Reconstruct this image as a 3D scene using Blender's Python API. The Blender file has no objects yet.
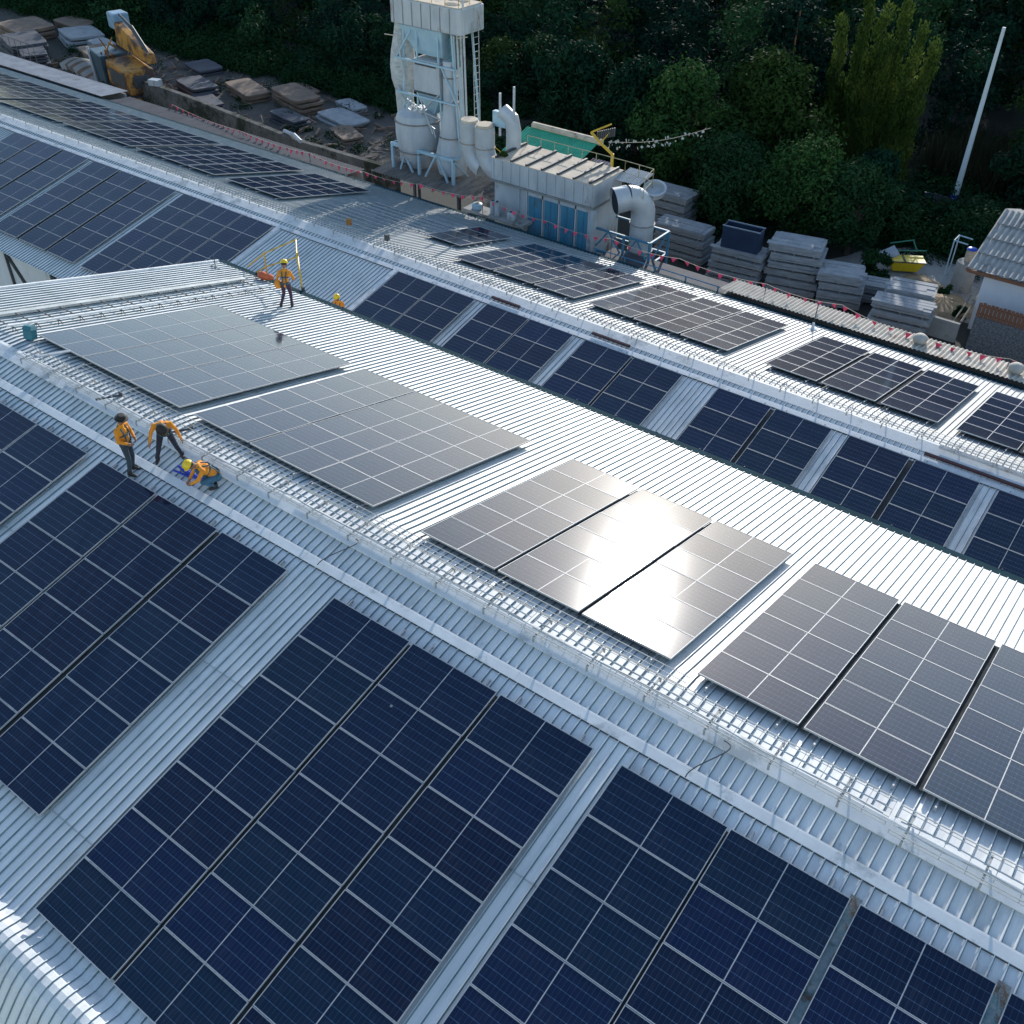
import bpy, math, random
import numpy as np
from mathutils import Vector, Matrix
random.seed(7); RNG = np.random.default_rng(7)
SC = bpy.context.scene; COL = SC.collection
PI = math.pi; R = math.radians
AF, AK = R(12.81), R(14.23)            # roof pitches, front warehouse
BF, BK = R(13.21), R(13.98)            # roof pitches, rear warehouse
Y2, Z2 = 20.08, -5.216                 # ridge of the rear warehouse
ZG = -12.0                             # ground level

# ------------------------------------------------------------------ materials
MATS = {}
def nmat(name):
    m = bpy.data.materials.new(name); m.use_nodes = True; MATS[name] = m
    nt = m.node_tree; return m, nt, nt.nodes['Principled BSDF']
def nd(nt, t, **kw):
    n = nt.nodes.new(t)
    for k, v in kw.items():
        if k in n.inputs.keys() if hasattr(n.inputs, 'keys') else False: n.inputs[k].default_value = v
        else: setattr(n, k, v)
    return n
def ramp(nt, fac, stops):
    r = nt.nodes.new('ShaderNodeValToRGB'); cr = r.color_ramp
    while len(cr.elements) < len(stops): cr.elements.new(0.5)
    for e, (p, c) in zip(cr.elements, stops):
        e.position = p; e.color = (c[0], c[1], c[2], 1) if len(c) == 3 else c
    nt.links.new(fac, r.inputs[0]); return r
def coords(nt, scale=(1, 1, 1), kind='Object'):
    tc = nt.nodes.new('ShaderNodeTexCoord'); mp = nt.nodes.new('ShaderNodeMapping')
    mp.inputs['Scale'].default_value = scale
    nt.links.new(tc.outputs[kind], mp.inputs[0]); return mp.outputs[0]
def noise(nt, vec, scale=5, detail=4, rough=0.6):
    n = nt.nodes.new('ShaderNodeTexNoise'); n.inputs['Scale'].default_value = scale
    n.inputs['Detail'].default_value = detail; n.inputs['Roughness'].default_value = rough
    nt.links.new(vec, n.inputs['Vector']); return n.outputs['Fac']
def mixc(nt, fac, a, b, mode='MIX'):
    m = nt.nodes.new('ShaderNodeMix'); m.data_type = 'RGBA'; m.blend_type = mode
    for s, v in ((m.inputs[0], fac), (m.inputs[6], a), (m.inputs[7], b)):
        if isinstance(v, (int, float)): s.default_value = v
        elif isinstance(v, (tuple, list)): s.default_value = (v[0], v[1], v[2], 1)
        else: nt.links.new(v, s)
    return m.outputs[2]
def noisy(name, c1, c2, scale=3, rough=0.6, metal=0.0, stretch=(1, 1, 1), stain=None, stain_at=0.62, bump=0.0, rough2=None, spec=0.5, kind='Object', bscale=None):
    m, nt, b = nmat(name)
    v = coords(nt, stretch, kind)
    f = noise(nt, v, scale, 5, 0.65)
    r = ramp(nt, f, [(0.3, c1), (0.7, c2)])
    col = r.outputs[0]
    if stain:
        f2 = noise(nt, v, scale * 0.45, 6, 0.75)
        r2 = ramp(nt, f2, [(stain_at - 0.04, (0, 0, 0)), (stain_at + 0.06, (1, 1, 1))])
        col = mixc(nt, r2.outputs[0], col, stain)
    nt.links.new(col, b.inputs['Base Color'])
    b.inputs['Roughness'].default_value = rough; b.inputs['Metallic'].default_value = metal
    b.inputs['Specular IOR Level'].default_value = spec
    if rough2 is not None:
        mr = nt.nodes.new('ShaderNodeMapRange'); nt.links.new(f, mr.inputs[0])
        mr.inputs[1].default_value = .3; mr.inputs[2].default_value = .7
        mr.inputs[3].default_value = rough; mr.inputs[4].default_value = rough2
        nt.links.new(mr.outputs[0], b.inputs['Roughness'])
    if bump:
        bp = nt.nodes.new('ShaderNodeBump'); bp.inputs['Strength'].default_value = bump
        bp.inputs['Distance'].default_value = 0.02
        fb = noise(nt, v, bscale or scale * 4, 3, 0.6)
        nt.links.new(fb, bp.inputs['Height']); nt.links.new(bp.outputs[0], b.inputs['Normal'])
    return m
def roofmat(name, lo, hi, dirt, r1, r2, metal):
    m, nt, b = nmat(name)
    v = coords(nt, (1.2, 0.35, 1)); f = noise(nt, v, 1.6, 6, 0.7)
    v2 = coords(nt, (9, 0.5, 1)); f2 = noise(nt, v2, 1.0, 4, 0.7)
    v3 = coords(nt, (0.9, 0.9, 0.9)); f3 = noise(nt, v3, 0.35, 3, 0.5)
    a = ramp(nt, f2, [(0.3, lo), (0.7, hi)]).outputs[0]
    k = ramp(nt, f, [(0.52, (0, 0, 0)), (0.78, (1, 1, 1))]).outputs[0]
    c = mixc(nt, k, a, dirt)
    c = mixc(nt, 0.35, c, ramp(nt, f3, [(0.35, (0.55, 0.56, 0.58)), (0.65, (1, 1, 1))]).outputs[0], 'MULTIPLY')
    tc = nt.nodes.new('ShaderNodeTexCoord'); sp = nt.nodes.new('ShaderNodeSeparateXYZ'); nt.links.new(tc.outputs['Object'], sp.inputs[0])
    w1 = nt.nodes.new('ShaderNodeMath'); w1.operation = 'MULTIPLY_ADD'; nt.links.new(sp.outputs[1], w1.inputs[0]); w1.inputs[1].default_value = 1 / 3.9; w1.inputs[2].default_value = .18
    w2 = nt.nodes.new('ShaderNodeMath'); w2.operation = 'FRACT'; nt.links.new(w1.outputs[0], w2.inputs[0])
    lap = ramp(nt, w2.outputs[0], [(0.0, (.45, .45, .46)), (0.006, (.5, .5, .5)), (0.010, (1, 1, 1)), (0.96, (1, 1, 1)), (1.0, (.86, .86, .85))]).outputs[0]
    c = mixc(nt, .7, c, lap, 'MULTIPLY')
    # muddy footprints and drip stains
    vv = coords(nt, (1.6, 1.1, 1)); vo = nt.nodes.new('ShaderNodeTexVoronoi'); vo.inputs['Scale'].default_value = 1.3; nt.links.new(vv, vo.inputs['Vector'])
    fp = ramp(nt, vo.outputs['Distance'], [(0.05, (.55, .54, .52)), (0.10, (1, 1, 1))]).outputs[0]
    c = mixc(nt, .5, c, fp, 'MULTIPLY')
    nt.links.new(c, b.inputs['Base Color'])
    mr = nt.nodes.new('ShaderNodeMapRange'); nt.links.new(f2, mr.inputs[0])
    mr.inputs[1].default_value = .25; mr.inputs[2].default_value = .75
    mr.inputs[3].default_value = r1; mr.inputs[4].default_value = r2
    nt.links.new(mr.outputs[0], b.inputs['Roughness'])
    b.inputs['Metallic'].default_value = metal
    bp = nt.nodes.new('ShaderNodeBump'); bp.inputs['Strength'].default_value = 0.35; bp.inputs['Distance'].default_value = 0.01
    v4 = coords(nt, (5, 1.5, 1)); f4 = noise(nt, v4, 1.5, 3, 0.6)
    nt.links.new(f4, bp.inputs['Height']); nt.links.new(bp.outputs[0], b.inputs['Normal'])
    return m
M_ROOF = roofmat('roof_sheet', (0.68, 0.69, 0.68), (0.82, 0.82, 0.80), (0.50, 0.50, 0.48), 0.48, 0.66, 0.12)
M_RIBSHADE = noisy('rib_shade_side', (0.10, 0.17, 0.20), (0.22, 0.28, 0.30), 2.5, 0.6, 0.2)  # painted shade for the rib sides turned away from the sun
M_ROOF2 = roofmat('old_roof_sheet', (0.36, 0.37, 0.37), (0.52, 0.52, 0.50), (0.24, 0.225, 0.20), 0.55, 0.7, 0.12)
M_FLASH = noisy('flashing', (0.54, 0.56, 0.57), (0.68, 0.69, 0.69), 2.2, 0.62, 0.1, rough2=0.75, stain=(.38, .41, .42), stain_at=.58)
M_GALV = noisy('galvanised_wire', (0.27, 0.28, 0.27), (0.42, 0.42, 0.40), 6, 0.6, 0.2)
M_ALU = noisy('aluminium', (0.32, 0.33, 0.34), (0.42, 0.43, 0.44), 4, 0.6, 0.1)
M_TEAL = noisy('teal_gutter', (0.008, 0.035, 0.045), (0.015, 0.055, 0.07), 2, 0.9, stain=(0.03, 0.035, 0.035), spec=.08)
M_DARKSTEEL = noisy('dark_steel', (0.03, 0.035, 0.04), (0.07, 0.075, 0.08), 3, 0.6)
M_WALL = noisy('painted_wall', (0.52, 0.53, 0.54), (0.66, 0.66, 0.66), 0.8, 0.8, stain=(0.3, 0.28, 0.25), stretch=(1, 1, .3))
M_GAPSHADE = noisy('gap_shade_dark', (0.03, 0.035, 0.04), (0.07, 0.075, 0.08), 3, 0.95, spec=.03)  # near-black colour standing in for shade between panel columns
M_DKCONC = noisy('dark_mossy_concrete', (0.07, 0.07, 0.065), (0.17, 0.165, 0.155), 1.2, 0.95, stain=(0.035, 0.04, 0.03), stain_at=.52, bump=.6, spec=.1)
M_MAROON = noisy('maroon_steel', (0.035, 0.012, 0.014), (0.06, 0.02, 0.02), 3, 0.5)
M_WHITEPAINT = noisy('dirty_white_steel', (0.33, 0.36, 0.38), (0.48, 0.50, 0.51), 0.9, 0.6, stain=(0.20, 0.15, 0.11), stain_at=0.60, stretch=(1.5, 1.5, .5), bump=.2)
M_DUCT = noisy('duct_steel', (0.38, 0.40, 0.41), (0.52, 0.53, 0.53), 1.1, 0.5, 0.2, stain=(0.30, 0.24, 0.18), stain_at=0.63)
M_PALEBLUE = noisy('pale_blue_paint', (0.28, 0.42, 0.50), (0.38, 0.52, 0.58), 2, 0.55, stain=(0.2, 0.15, 0.1), stain_at=.66)
M_BLUEDOOR = noisy('blue_door_paint', (0.035, 0.16, 0.25), (0.06, 0.23, 0.33), 2, 0.55, stain=(0.1, 0.12, 0.12), stretch=(1, 1, .4))
M_BLUESTEEL = noisy('blue_steel', (0.04, 0.15, 0.24), (0.07, 0.22, 0.32), 2, 0.55, stain=(0.12, 0.08, 0.05), stain_at=.66)
M_GREEN = noisy('green_roof', (0.015, 0.26, 0.14), (0.03, 0.38, 0.22), 1.5, 0.5, stain=(0.06, 0.2, 0.14))
M_YELLOW = noisy('yellow_paint', (0.50, 0.30, 0.02), (0.65, 0.42, 0.04), 2, 0.5, stain=(0.18, 0.1, 0.04), stain_at=.66)
M_BRIGHTYEL = noisy('bright_yellow_paint', (0.62, 0.42, 0.01), (0.75, 0.55, 0.02), 2, 0.5)
M_RUST = noisy('rust', (0.16, 0.055, 0.012), (0.42, 0.20, 0.03), 1.5, 0.75, stain=(0.05, 0.02, 0.01))
M_ORANGE = noisy('orange_machine_paint', (0.36, 0.13, 0.012), (0.55, 0.26, 0.025), 1.2, 0.6, stain=(0.06, 0.025, 0.012), stain_at=.48)
M_CONC = noisy('concrete', (0.24, 0.24, 0.23), (0.36, 0.35, 0.33), 1.2, 0.9, stain=(0.1, 0.1, 0.09), bump=.5)
M_CONCTOP = noisy('sandy_concrete', (0.42, 0.34, 0.25), (0.62, 0.52, 0.40), 1.4, 0.9, stain=(0.2, 0.15, 0.1), bump=.5)
M_SLAB = noisy('slab_sheet', (0.20, 0.21, 0.225), (0.34, 0.35, 0.355), 1.3, 0.85, stain=(0.2, 0.2, 0.19), bump=.4, stretch=(1, 1, 4))
M_SLABDARK = noisy('brown_slab', (0.11, 0.078, 0.055), (0.23, 0.155, 0.11), 0.9, 0.9, stain=(0.06, 0.055, 0.05), bump=.6)
M_ASB = noisy('fibre_cement_roof', (0.34, 0.31, 0.26), (0.52, 0.47, 0.40), 1.4, 0.85, stain=(0.24, 0.12, 0.06), stain_at=0.6, stretch=(2.5, .6, 1), bump=.3)
M_ASBGREY = noisy('grey_fibre_cement_roof', (0.22, 0.22, 0.21), (0.36, 0.35, 0.33), 1.6, 0.88, stain=(0.13, 0.13, 0.12), stretch=(2, .8, 1), bump=.3)
M_DKROOF = noisy('weathered_dark_roof', (0.03, 0.034, 0.045), (0.075, 0.08, 0.095), 0.9, 0.85, stain=(0.04, 0.04, 0.045), stretch=(1.5, .6, 1))
M_WOOD = noisy('brown_timber', (0.12, 0.055, 0.03), (0.22, 0.10, 0.055), 2, 0.8, stretch=(4, 4, .5))
M_PLANK = noisy('grey_timber', (0.10, 0.095, 0.085), (0.2, 0.18, 0.16), 2, 0.85)
M_DKBLUE = noisy('dark_blue_plastic', (0.008, 0.02, 0.05), (0.015, 0.035, 0.08), 2, 0.5)
M_BLUE = noisy('blue_plastic', (0.01, 0.06, 0.45), (0.02, 0.1, 0.6), 2, 0.4)
M_SAND = noisy('sand', (0.22, 0.16, 0.10), (0.40, 0.30, 0.19), 1.2, 0.95, bump=.6)
M_RUBBLE = noisy('reddish_rubble', (0.14, 0.09, 0.075), (0.28, 0.18, 0.14), 2.5, 0.95, bump=.6)
M_GRAVEL = noisy('dark_gravel', (0.02, 0.03, 0.04), (0.22, 0.23, 0.24), 9, 0.9, bump=.8)
M_PINK = noisy('pink_flag', (0.75, 0.03, 0.09), (0.9, 0.06, 0.14), 2, 0.6)
M_ROPE = noisy('rope', (0.4, 0.32, 0.25), (0.55, 0.45, 0.35), 5, 0.8)
M_BARK = noisy('bark', (0.05, 0.04, 0.03), (0.11, 0.09, 0.07), 4, 0.95)
# people
M_SHIRT = noisy('orange_shirt', (0.62, 0.20, 0.015), (0.78, 0.30, 0.02), 6, 0.85)
M_TROUSER = noisy('navy_trousers', (0.012, 0.016, 0.03), (0.025, 0.03, 0.05), 6, 0.85)
M_JEANS = noisy('blue_jeans', (0.03, 0.09, 0.15), (0.06, 0.16, 0.24), 6, 0.85)
M_SKIN = noisy('skin', (0.25, 0.12, 0.07), (0.32, 0.16, 0.10), 6, 0.55)
M_HAIR = noisy('black_hair', (0.008, 0.007, 0.007), (0.02, 0.018, 0.016), 8, 0.7)
M_HELM = noisy('yellow_helmet', (0.72, 0.48, 0.01), (0.8, 0.55, 0.015), 3, 0.35)
M_STRAP = noisy('harness_strap', (0.02, 0.05, 0.07), (0.05, 0.12, 0.14), 8, 0.7)
M_BOOT = noisy('dark_boot', (0.01, 0.01, 0.012), (0.025, 0.022, 0.02), 8, 0.6)
M_BAGB = noisy('blue_fabric', (0.01, 0.03, 0.25), (0.02, 0.05, 0.4), 8, 0.8)
M_TURQ = noisy('dark_teal_plastic', (0.01, 0.10, 0.14), (0.02, 0.16, 0.2), 5, 0.6)

def panelmat():
    m, nt, b = nmat('photovoltaic_glass')
    uv = nt.nodes.new('ShaderNodeUVMap'); sep = nt.nodes.new('ShaderNodeSeparateXYZ')
    nt.links.new(uv.outputs[0], sep.inputs[0])
    def M(op, a, c=None, d=None):
        n = nt.nodes.new('ShaderNodeMath'); n.operation = op
        for i, v in enumerate((a, c, d)):
            if v is None: continue
            if isinstance(v, (int, float)): n.inputs[i].default_value = v
            else: nt.links.new(v, n.inputs[i])
        return n.outputs[0]
    U, V = sep.outputs[0], sep.outputs[1]          # U in 24 half cells, V in 6 strings
    fu = M('ABSOLUTE', M('SUBTRACT', M('FRACT', U), 0.5)); fv = M('ABSOLUTE', M('SUBTRACT', M('FRACT', V), 0.5))
    lu = M('GREATER_THAN', fu, 0.472); lv = M('GREATER_THAN', fv, 0.482)
    # corner diamonds of every second cell boundary
    fu2 = M('ABSOLUTE', M('SUBTRACT', M('FRACT', M('MULTIPLY', U, 0.5)), 0.5))
    dia = M('GREATER_THAN', M('ADD', M('MULTIPLY', fu2, 2.0), fv), 1.43)
    line = M('MAXIMUM', M('MULTIPLY', lu, 0.28), M('MULTIPLY', lv, 0.75)); line = M('MAXIMUM', line, dia)
    bus = M('GREATER_THAN', M('ABSOLUTE', M('SUBTRACT', M('FRACT', M('MULTIPLY', V, 9.0)), 0.5)), 0.46)
    line = M('MAXIMUM', line, M('MULTIPLY', bus, 0.10))
    oi = nt.nodes.new('ShaderNodeObjectInfo')
    base = ramp(nt, oi.outputs['Random'], [(0.0, (0.001, 0.006, 0.026)), (0.35, (0.001, 0.009, 0.034)), (0.7, (0.001, 0.012, 0.032)), (1.0, (0.001, 0.008, 0.040))]).outputs[0]
    v = coords(nt, (1, 1, 1)); fd = noise(nt, v, 1.3, 5, .7)
    col = mixc(nt, line, base, (0.08, 0.15, 0.25))
    dust = ramp(nt, fd, [(0.35, (0.002, 0.002, 0.002)), (0.9, (0.022, 0.022, 0.022))]).outputs[0]
    col = mixc(nt, dust, col, (0.4, 0.38, 0.34))
    # bird droppings and dried drip marks
    geo = nt.nodes.new('ShaderNodeNewGeometry'); vo = nt.nodes.new('ShaderNodeTexVoronoi'); vo.inputs['Scale'].default_value = .55; nt.links.new(geo.outputs['Position'], vo.inputs['Vector'])
    dr = ramp(nt, vo.outputs['Distance'], [(0.010, (.6, .6, .6)), (0.020, (0, 0, 0))]).outputs[0]
    col = mixc(nt, dr, col, (0.45, 0.45, 0.42))
    vs_ = coords(nt, (5, .5, 1)); fs_ = noise(nt, vs_, 2.2, 3, .6)
    stv = ramp(nt, fs_, [(0.55, (0, 0, 0)), (0.8, (.035, .035, .035))]).outputs[0]
    col = mixc(nt, stv, col, (0.4, 0.4, 0.38))
    nt.links.new(col, b.inputs['Base Color'])
    mr = nt.nodes.new('ShaderNodeMapRange'); nt.links.new(oi.outputs['Random'], mr.inputs[0])
    mr.inputs[3].default_value = 0.070; mr.inputs[4].default_value = 0.102
    nt.links.new(mr.outputs[0], b.inputs['Roughness'])
    b.inputs['Coat Weight'].default_value = 0.035; b.inputs['Coat IOR'].default_value = 1.45; b.inputs['Coat Roughness'].default_value = .36
    b.inputs['IOR'].default_value = 1.45; b.inputs['Specular IOR Level'].default_value = 0.34
    b.inputs['Sheen Weight'].default_value = 0.0
    return m
M_PV = panelmat()

def leafmat(name, stops, transl=0.25):
    m = bpy.data.materials.new(name); m.use_nodes = True; nt = m.node_tree; nt.nodes.clear()
    out = nt.nodes.new('ShaderNodeOutputMaterial')
    geo = nt.nodes.new('ShaderNodeNewGeometry'); oi = nt.nodes.new('ShaderNodeObjectInfo')
    f = noise(nt, geo.outputs['Position'], 0.5, 4, .7)
    f2 = noise(nt, geo.outputs['Position'], 6, 2, .7)
    ad = nt.nodes.new('ShaderNodeMath'); ad.operation = 'ADD'; mu = nt.nodes.new('ShaderNodeMath'); mu.operation = 'MULTIPLY'; mu.inputs[1].default_value = .4
    nt.links.new(f2, mu.inputs[0]); nt.links.new(f, ad.inputs[0]); nt.links.new(mu.outputs[0], ad.inputs[1])
    c = ramp(nt, ad.outputs[0], [(0.45 + .5 * i / max(1, len(stops) - 1), s) for i, s in enumerate(stops)]).outputs[0]
    d = nt.nodes.new('ShaderNodeBsdfPrincipled'); d.inputs['Roughness'].default_value = .8; d.inputs['Specular IOR Level'].default_value = .04
    t = nt.nodes.new('ShaderNodeBsdfTranslucent'); mx = nt.nodes.new('ShaderNodeMixShader'); mx.inputs[0].default_value = transl
    nt.links.new(c, d.inputs['Base Color']); nt.links.new(c, t.inputs['Color'])
    nt.links.new(d.outputs[0], mx.inputs[1]); nt.links.new(t.outputs[0], mx.inputs[2]); nt.links.new(mx.outputs[0], out.inputs['Surface'])
    return m
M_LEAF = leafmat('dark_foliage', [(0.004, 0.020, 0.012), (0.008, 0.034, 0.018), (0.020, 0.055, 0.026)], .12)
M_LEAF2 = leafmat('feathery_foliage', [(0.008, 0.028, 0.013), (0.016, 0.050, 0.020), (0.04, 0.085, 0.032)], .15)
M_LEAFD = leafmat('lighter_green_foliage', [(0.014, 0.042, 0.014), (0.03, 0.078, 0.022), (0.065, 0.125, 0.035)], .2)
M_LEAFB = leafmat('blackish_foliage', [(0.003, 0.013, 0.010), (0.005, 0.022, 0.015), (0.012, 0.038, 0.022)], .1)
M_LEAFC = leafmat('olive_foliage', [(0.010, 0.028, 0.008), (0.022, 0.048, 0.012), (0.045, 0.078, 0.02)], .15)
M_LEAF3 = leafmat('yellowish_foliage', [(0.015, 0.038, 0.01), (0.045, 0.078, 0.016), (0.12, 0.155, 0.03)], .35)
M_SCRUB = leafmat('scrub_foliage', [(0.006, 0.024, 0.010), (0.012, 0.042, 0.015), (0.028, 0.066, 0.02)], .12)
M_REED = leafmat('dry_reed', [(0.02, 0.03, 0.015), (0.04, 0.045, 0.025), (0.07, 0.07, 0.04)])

# ------------------------------------------------------------------ mesh helpers
class MB:
    def __init__(s): s.v = []; s.f = []; s.mi = []; s.uv = {}
    def add(s, vs, fs, mi=0):
        o = len(s.v); s.v += [tuple(p) for p in vs]; s.f += [tuple(i + o for i in f) for f in fs]; s.mi += [mi] * len(fs)
    def box(s, x0, x1, y0, y1, z0, z1, mi=0):
        s.add([(x0, y0, z0), (x1, y0, z0), (x1, y1, z0), (x0, y1, z0), (x0, y0, z1), (x1, y0, z1), (x1, y1, z1), (x0, y1, z1)],
              [(0, 3, 2, 1), (4, 5, 6, 7), (0, 1, 5, 4), (1, 2, 6, 5), (2, 3, 7, 6), (3, 0, 4, 7)], mi)
    def prism(s, poly, z0, z1, mi=0):
        n = len(poly); vs = [(x, y, z0) for x, y in poly] + [(x, y, z1) for x, y in poly]
        s.add(vs, [tuple(range(n - 1, -1, -1)), tuple(range(n, 2 * n))] + [(i, (i + 1) % n, n + (i + 1) % n, n + i) for i in range(n)], mi)
    def hexa(s, bot, top, mi=0):
        s.add(list(bot) + list(top), [(0, 3, 2, 1), (4, 5, 6, 7), (0, 1, 5, 4), (1, 2, 6, 5), (2, 3, 7, 6), (3, 0, 4, 7)], mi)
    def tube(s, pts, r, n=8, cap=True, mi=0):
        pts = [Vector(p) for p in pts]; rs = r if isinstance(r, (list, tuple)) else [r] * len(pts)
        rings = []; up = None
        for i, p in enumerate(pts):
            t = (pts[min(i + 1, len(pts) - 1)] - pts[max(i - 1, 0)]).normalized()
            if up is None:
                up = Vector((0, 0, 1)) if abs(t.z) < .95 else Vector((0, 1, 0))
            a = t.cross(up)
            if a.length < 1e-4: a = t.cross(Vector((1, 0, 0)))
            a.normalize(); b = a.cross(t); up = b
            rings.append([p + (a * math.cos(2 * PI * k / n + PI / n) + b * math.sin(2 * PI * k / n + PI / n)) * rs[i] for k in range(n)])
        vs = [v for ring in rings for v in ring]; fs = []
        for i in range(len(pts) - 1):
            for k in range(n):
                fs.append((i * n + k, i * n + (k + 1) % n, (i + 1) * n + (k + 1) % n, (i + 1) * n + k))
        if cap: fs.append(tuple(range(n - 1, -1, -1))); fs.append(tuple((len(pts) - 1) * n + k for k in range(n)))
        s.add(vs, fs, mi)
    def bar(s, a, b, w=0.05, h=None, mi=0):
        s.tube([a, b], w * .7071, 4, True, mi)
    def lathe(s, prof, c=(0, 0, 0), n=20, mi=0):
        vs = []; fs = []
        for r, z in prof:
            for k in range(n): vs.append((c[0] + r * math.cos(2 * PI * k / n), c[1] + r * math.sin(2 * PI * k / n), c[2] + z))
        for i in range(len(prof) - 1):
            for k in range(n): fs.append((i * n + k, i * n + (k + 1) % n, (i + 1) * n + (k + 1) % n, (i + 1) * n + k))
        fs.append(tuple(range(n - 1, -1, -1))); fs.append(tuple((len(prof) - 1) * n + k for k in range(n)))
        s.add(vs, fs, mi)
    def ball(s, c, r, n=10, mi=0, sc=(1, 1, 1)):
        vs = []; fs = []
        for i in range(n + 1):
            a = PI * i / n
            for k in range(n * 2):
                b = PI * k / n
                vs.append((c[0] + r * sc[0] * math.sin(a) * math.cos(b), c[1] + r * sc[1] * math.sin(a) * math.sin(b), c[2] + r * sc[2] * math.cos(a)))
        for i in range(n):
            for k in range(n * 2): fs.append((i * 2 * n + k, (i + 1) * 2 * n + k, (i + 1) * 2 * n + (k + 1) % (2 * n), i * 2 * n + (k + 1) % (2 * n)))
        s.add(vs, fs, mi)
    def mesh(s, name, mats, smooth=False):
        me = bpy.data.meshes.new(name); me.from_pydata(s.v, [], s.f)
        for m in (mats if isinstance(mats, (list, tuple)) else [mats]): me.materials.append(m)
        if len(me.materials) > 1: me.polygons.foreach_set('material_index', s.mi)
        if smooth:
            me.polygons.foreach_set('use_smooth', [True] * len(me.polygons))
        me.update(); return me
    def build(s, name, mats, parent=None, smooth=False, loc=None, rot=None, bevel=0):
        o = bpy.data.objects.new(name, s.mesh(name, mats, smooth)); COL.objects.link(o)
        if parent: o.parent = parent
        if loc: o.location = loc
        if rot: o.rotation_euler = rot
        if smooth:
            try:
                md = o.modifiers.new('e', 'EDGE_SPLIT'); md.split_angle = R(38)
            except Exception: pass
        if bevel:
            md = o.modifiers.new('b', 'BEVEL'); md.width = bevel; md.segments = 2; md.limit_method = 'ANGLE'
        return o
def tag(o, label=None, cat=None, group=None, kind=None):
    if label: o['label'] = label
    if cat: o['category'] = cat
    if group: o['group'] = group
    if kind: o['kind'] = kind
    return o
def thing(name, label, cat, loc=(0, 0, 0), rot=(0, 0, 0), group=None):
    o = bpy.data.objects.new(name, None); COL.objects.link(o); o.location = loc; o.rotation_euler = rot
    o.empty_display_size = .2
    return tag(o, label, cat, group)
def mobj(name, me, parent=None, loc=(0, 0, 0), rot=(0, 0, 0)):
    o = bpy.data.objects.new(name, me); COL.objects.link(o); o.parent = parent; o.location = loc; o.rotation_euler = rot
    return o

# slope frames: local x along the ridge, local y up (front) / down (back) the slope
SL = {'1F': (0, 0, AF), '1K': (0, 0, -AK), '2F': (Y2, Z2, BF), '2K': (Y2, Z2, -BK)}
def P(sl, x, s, h=0):
    y0, z0, a = SL[sl]; y = -s if a > 0 else s
    return Vector((x, y0 + y * math.cos(a) - h * math.sin(a), z0 + y * math.sin(a) + h * math.cos(a)))
def srot(sl): return (SL[sl][2], 0, 0)

# ------------------------------------------------------------------ ribbed roof sheets
def ribbed(mb, prof, x0, x1, pitch=0.217, rh=0.042, rb=0.050, rt=0.014, phase=0.0, thick=0.004, mi=0):
    """prof: list of (y, z) across the ridge; ribs run along it"""
    xs = []; x = x0 + phase
    xs.append((x0, 0))
    while x + rb < x1:
        if x > x0: xs += [(x, 0), (x + (rb - rt) / 2, rh), (x + (rb + rt) / 2, rh), (x + rb, 0)]
        x += pitch
    xs.append((x1, 0))
    n = len(prof); nrm = []
    for i in range(n):
        a = prof[max(i - 1, 0)]; b = prof[min(i + 1, n - 1)]
        t = Vector((b[0] - a[0], b[1] - a[1])).normalized(); q = Vector((-t.y, t.x))
        if q.y < 0: q = -q
        nrm.append(q)
    vs = []; fs = []; m = len(xs)
    for i in range(n):
        for (x, h) in xs: vs.append((x, prof[i][0] + nrm[i].x * h, prof[i][1] + nrm[i].y * h))
    flip = prof[-1][0] < prof[0][0]; mis = []
    for i in range(n - 1):
        for k in range(m - 1):
            q = (i * m + k, i * m + k + 1, (i + 1) * m + k + 1, (i + 1) * m + k)
            fs.append(q[::-1] if flip else q); mis.append(1 if (k % 4 == 3 and k < m - 2) else 0)  # only the +X side of each rib takes the painted shade
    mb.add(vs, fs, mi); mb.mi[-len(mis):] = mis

def slope_pt(a, s, h, side, y0=0, z0=0):
    # point of the roof profile in world y, z ; side -1 front +1 back ; h offset normal
    return (y0 + side * s * math.cos(a) + side * h * math.sin(a), z0 - s * math.sin(a) + h * math.cos(a))
H1F, H1K, H2F, H2K = -0.16, -0.20, -0.16, -0.20

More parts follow.
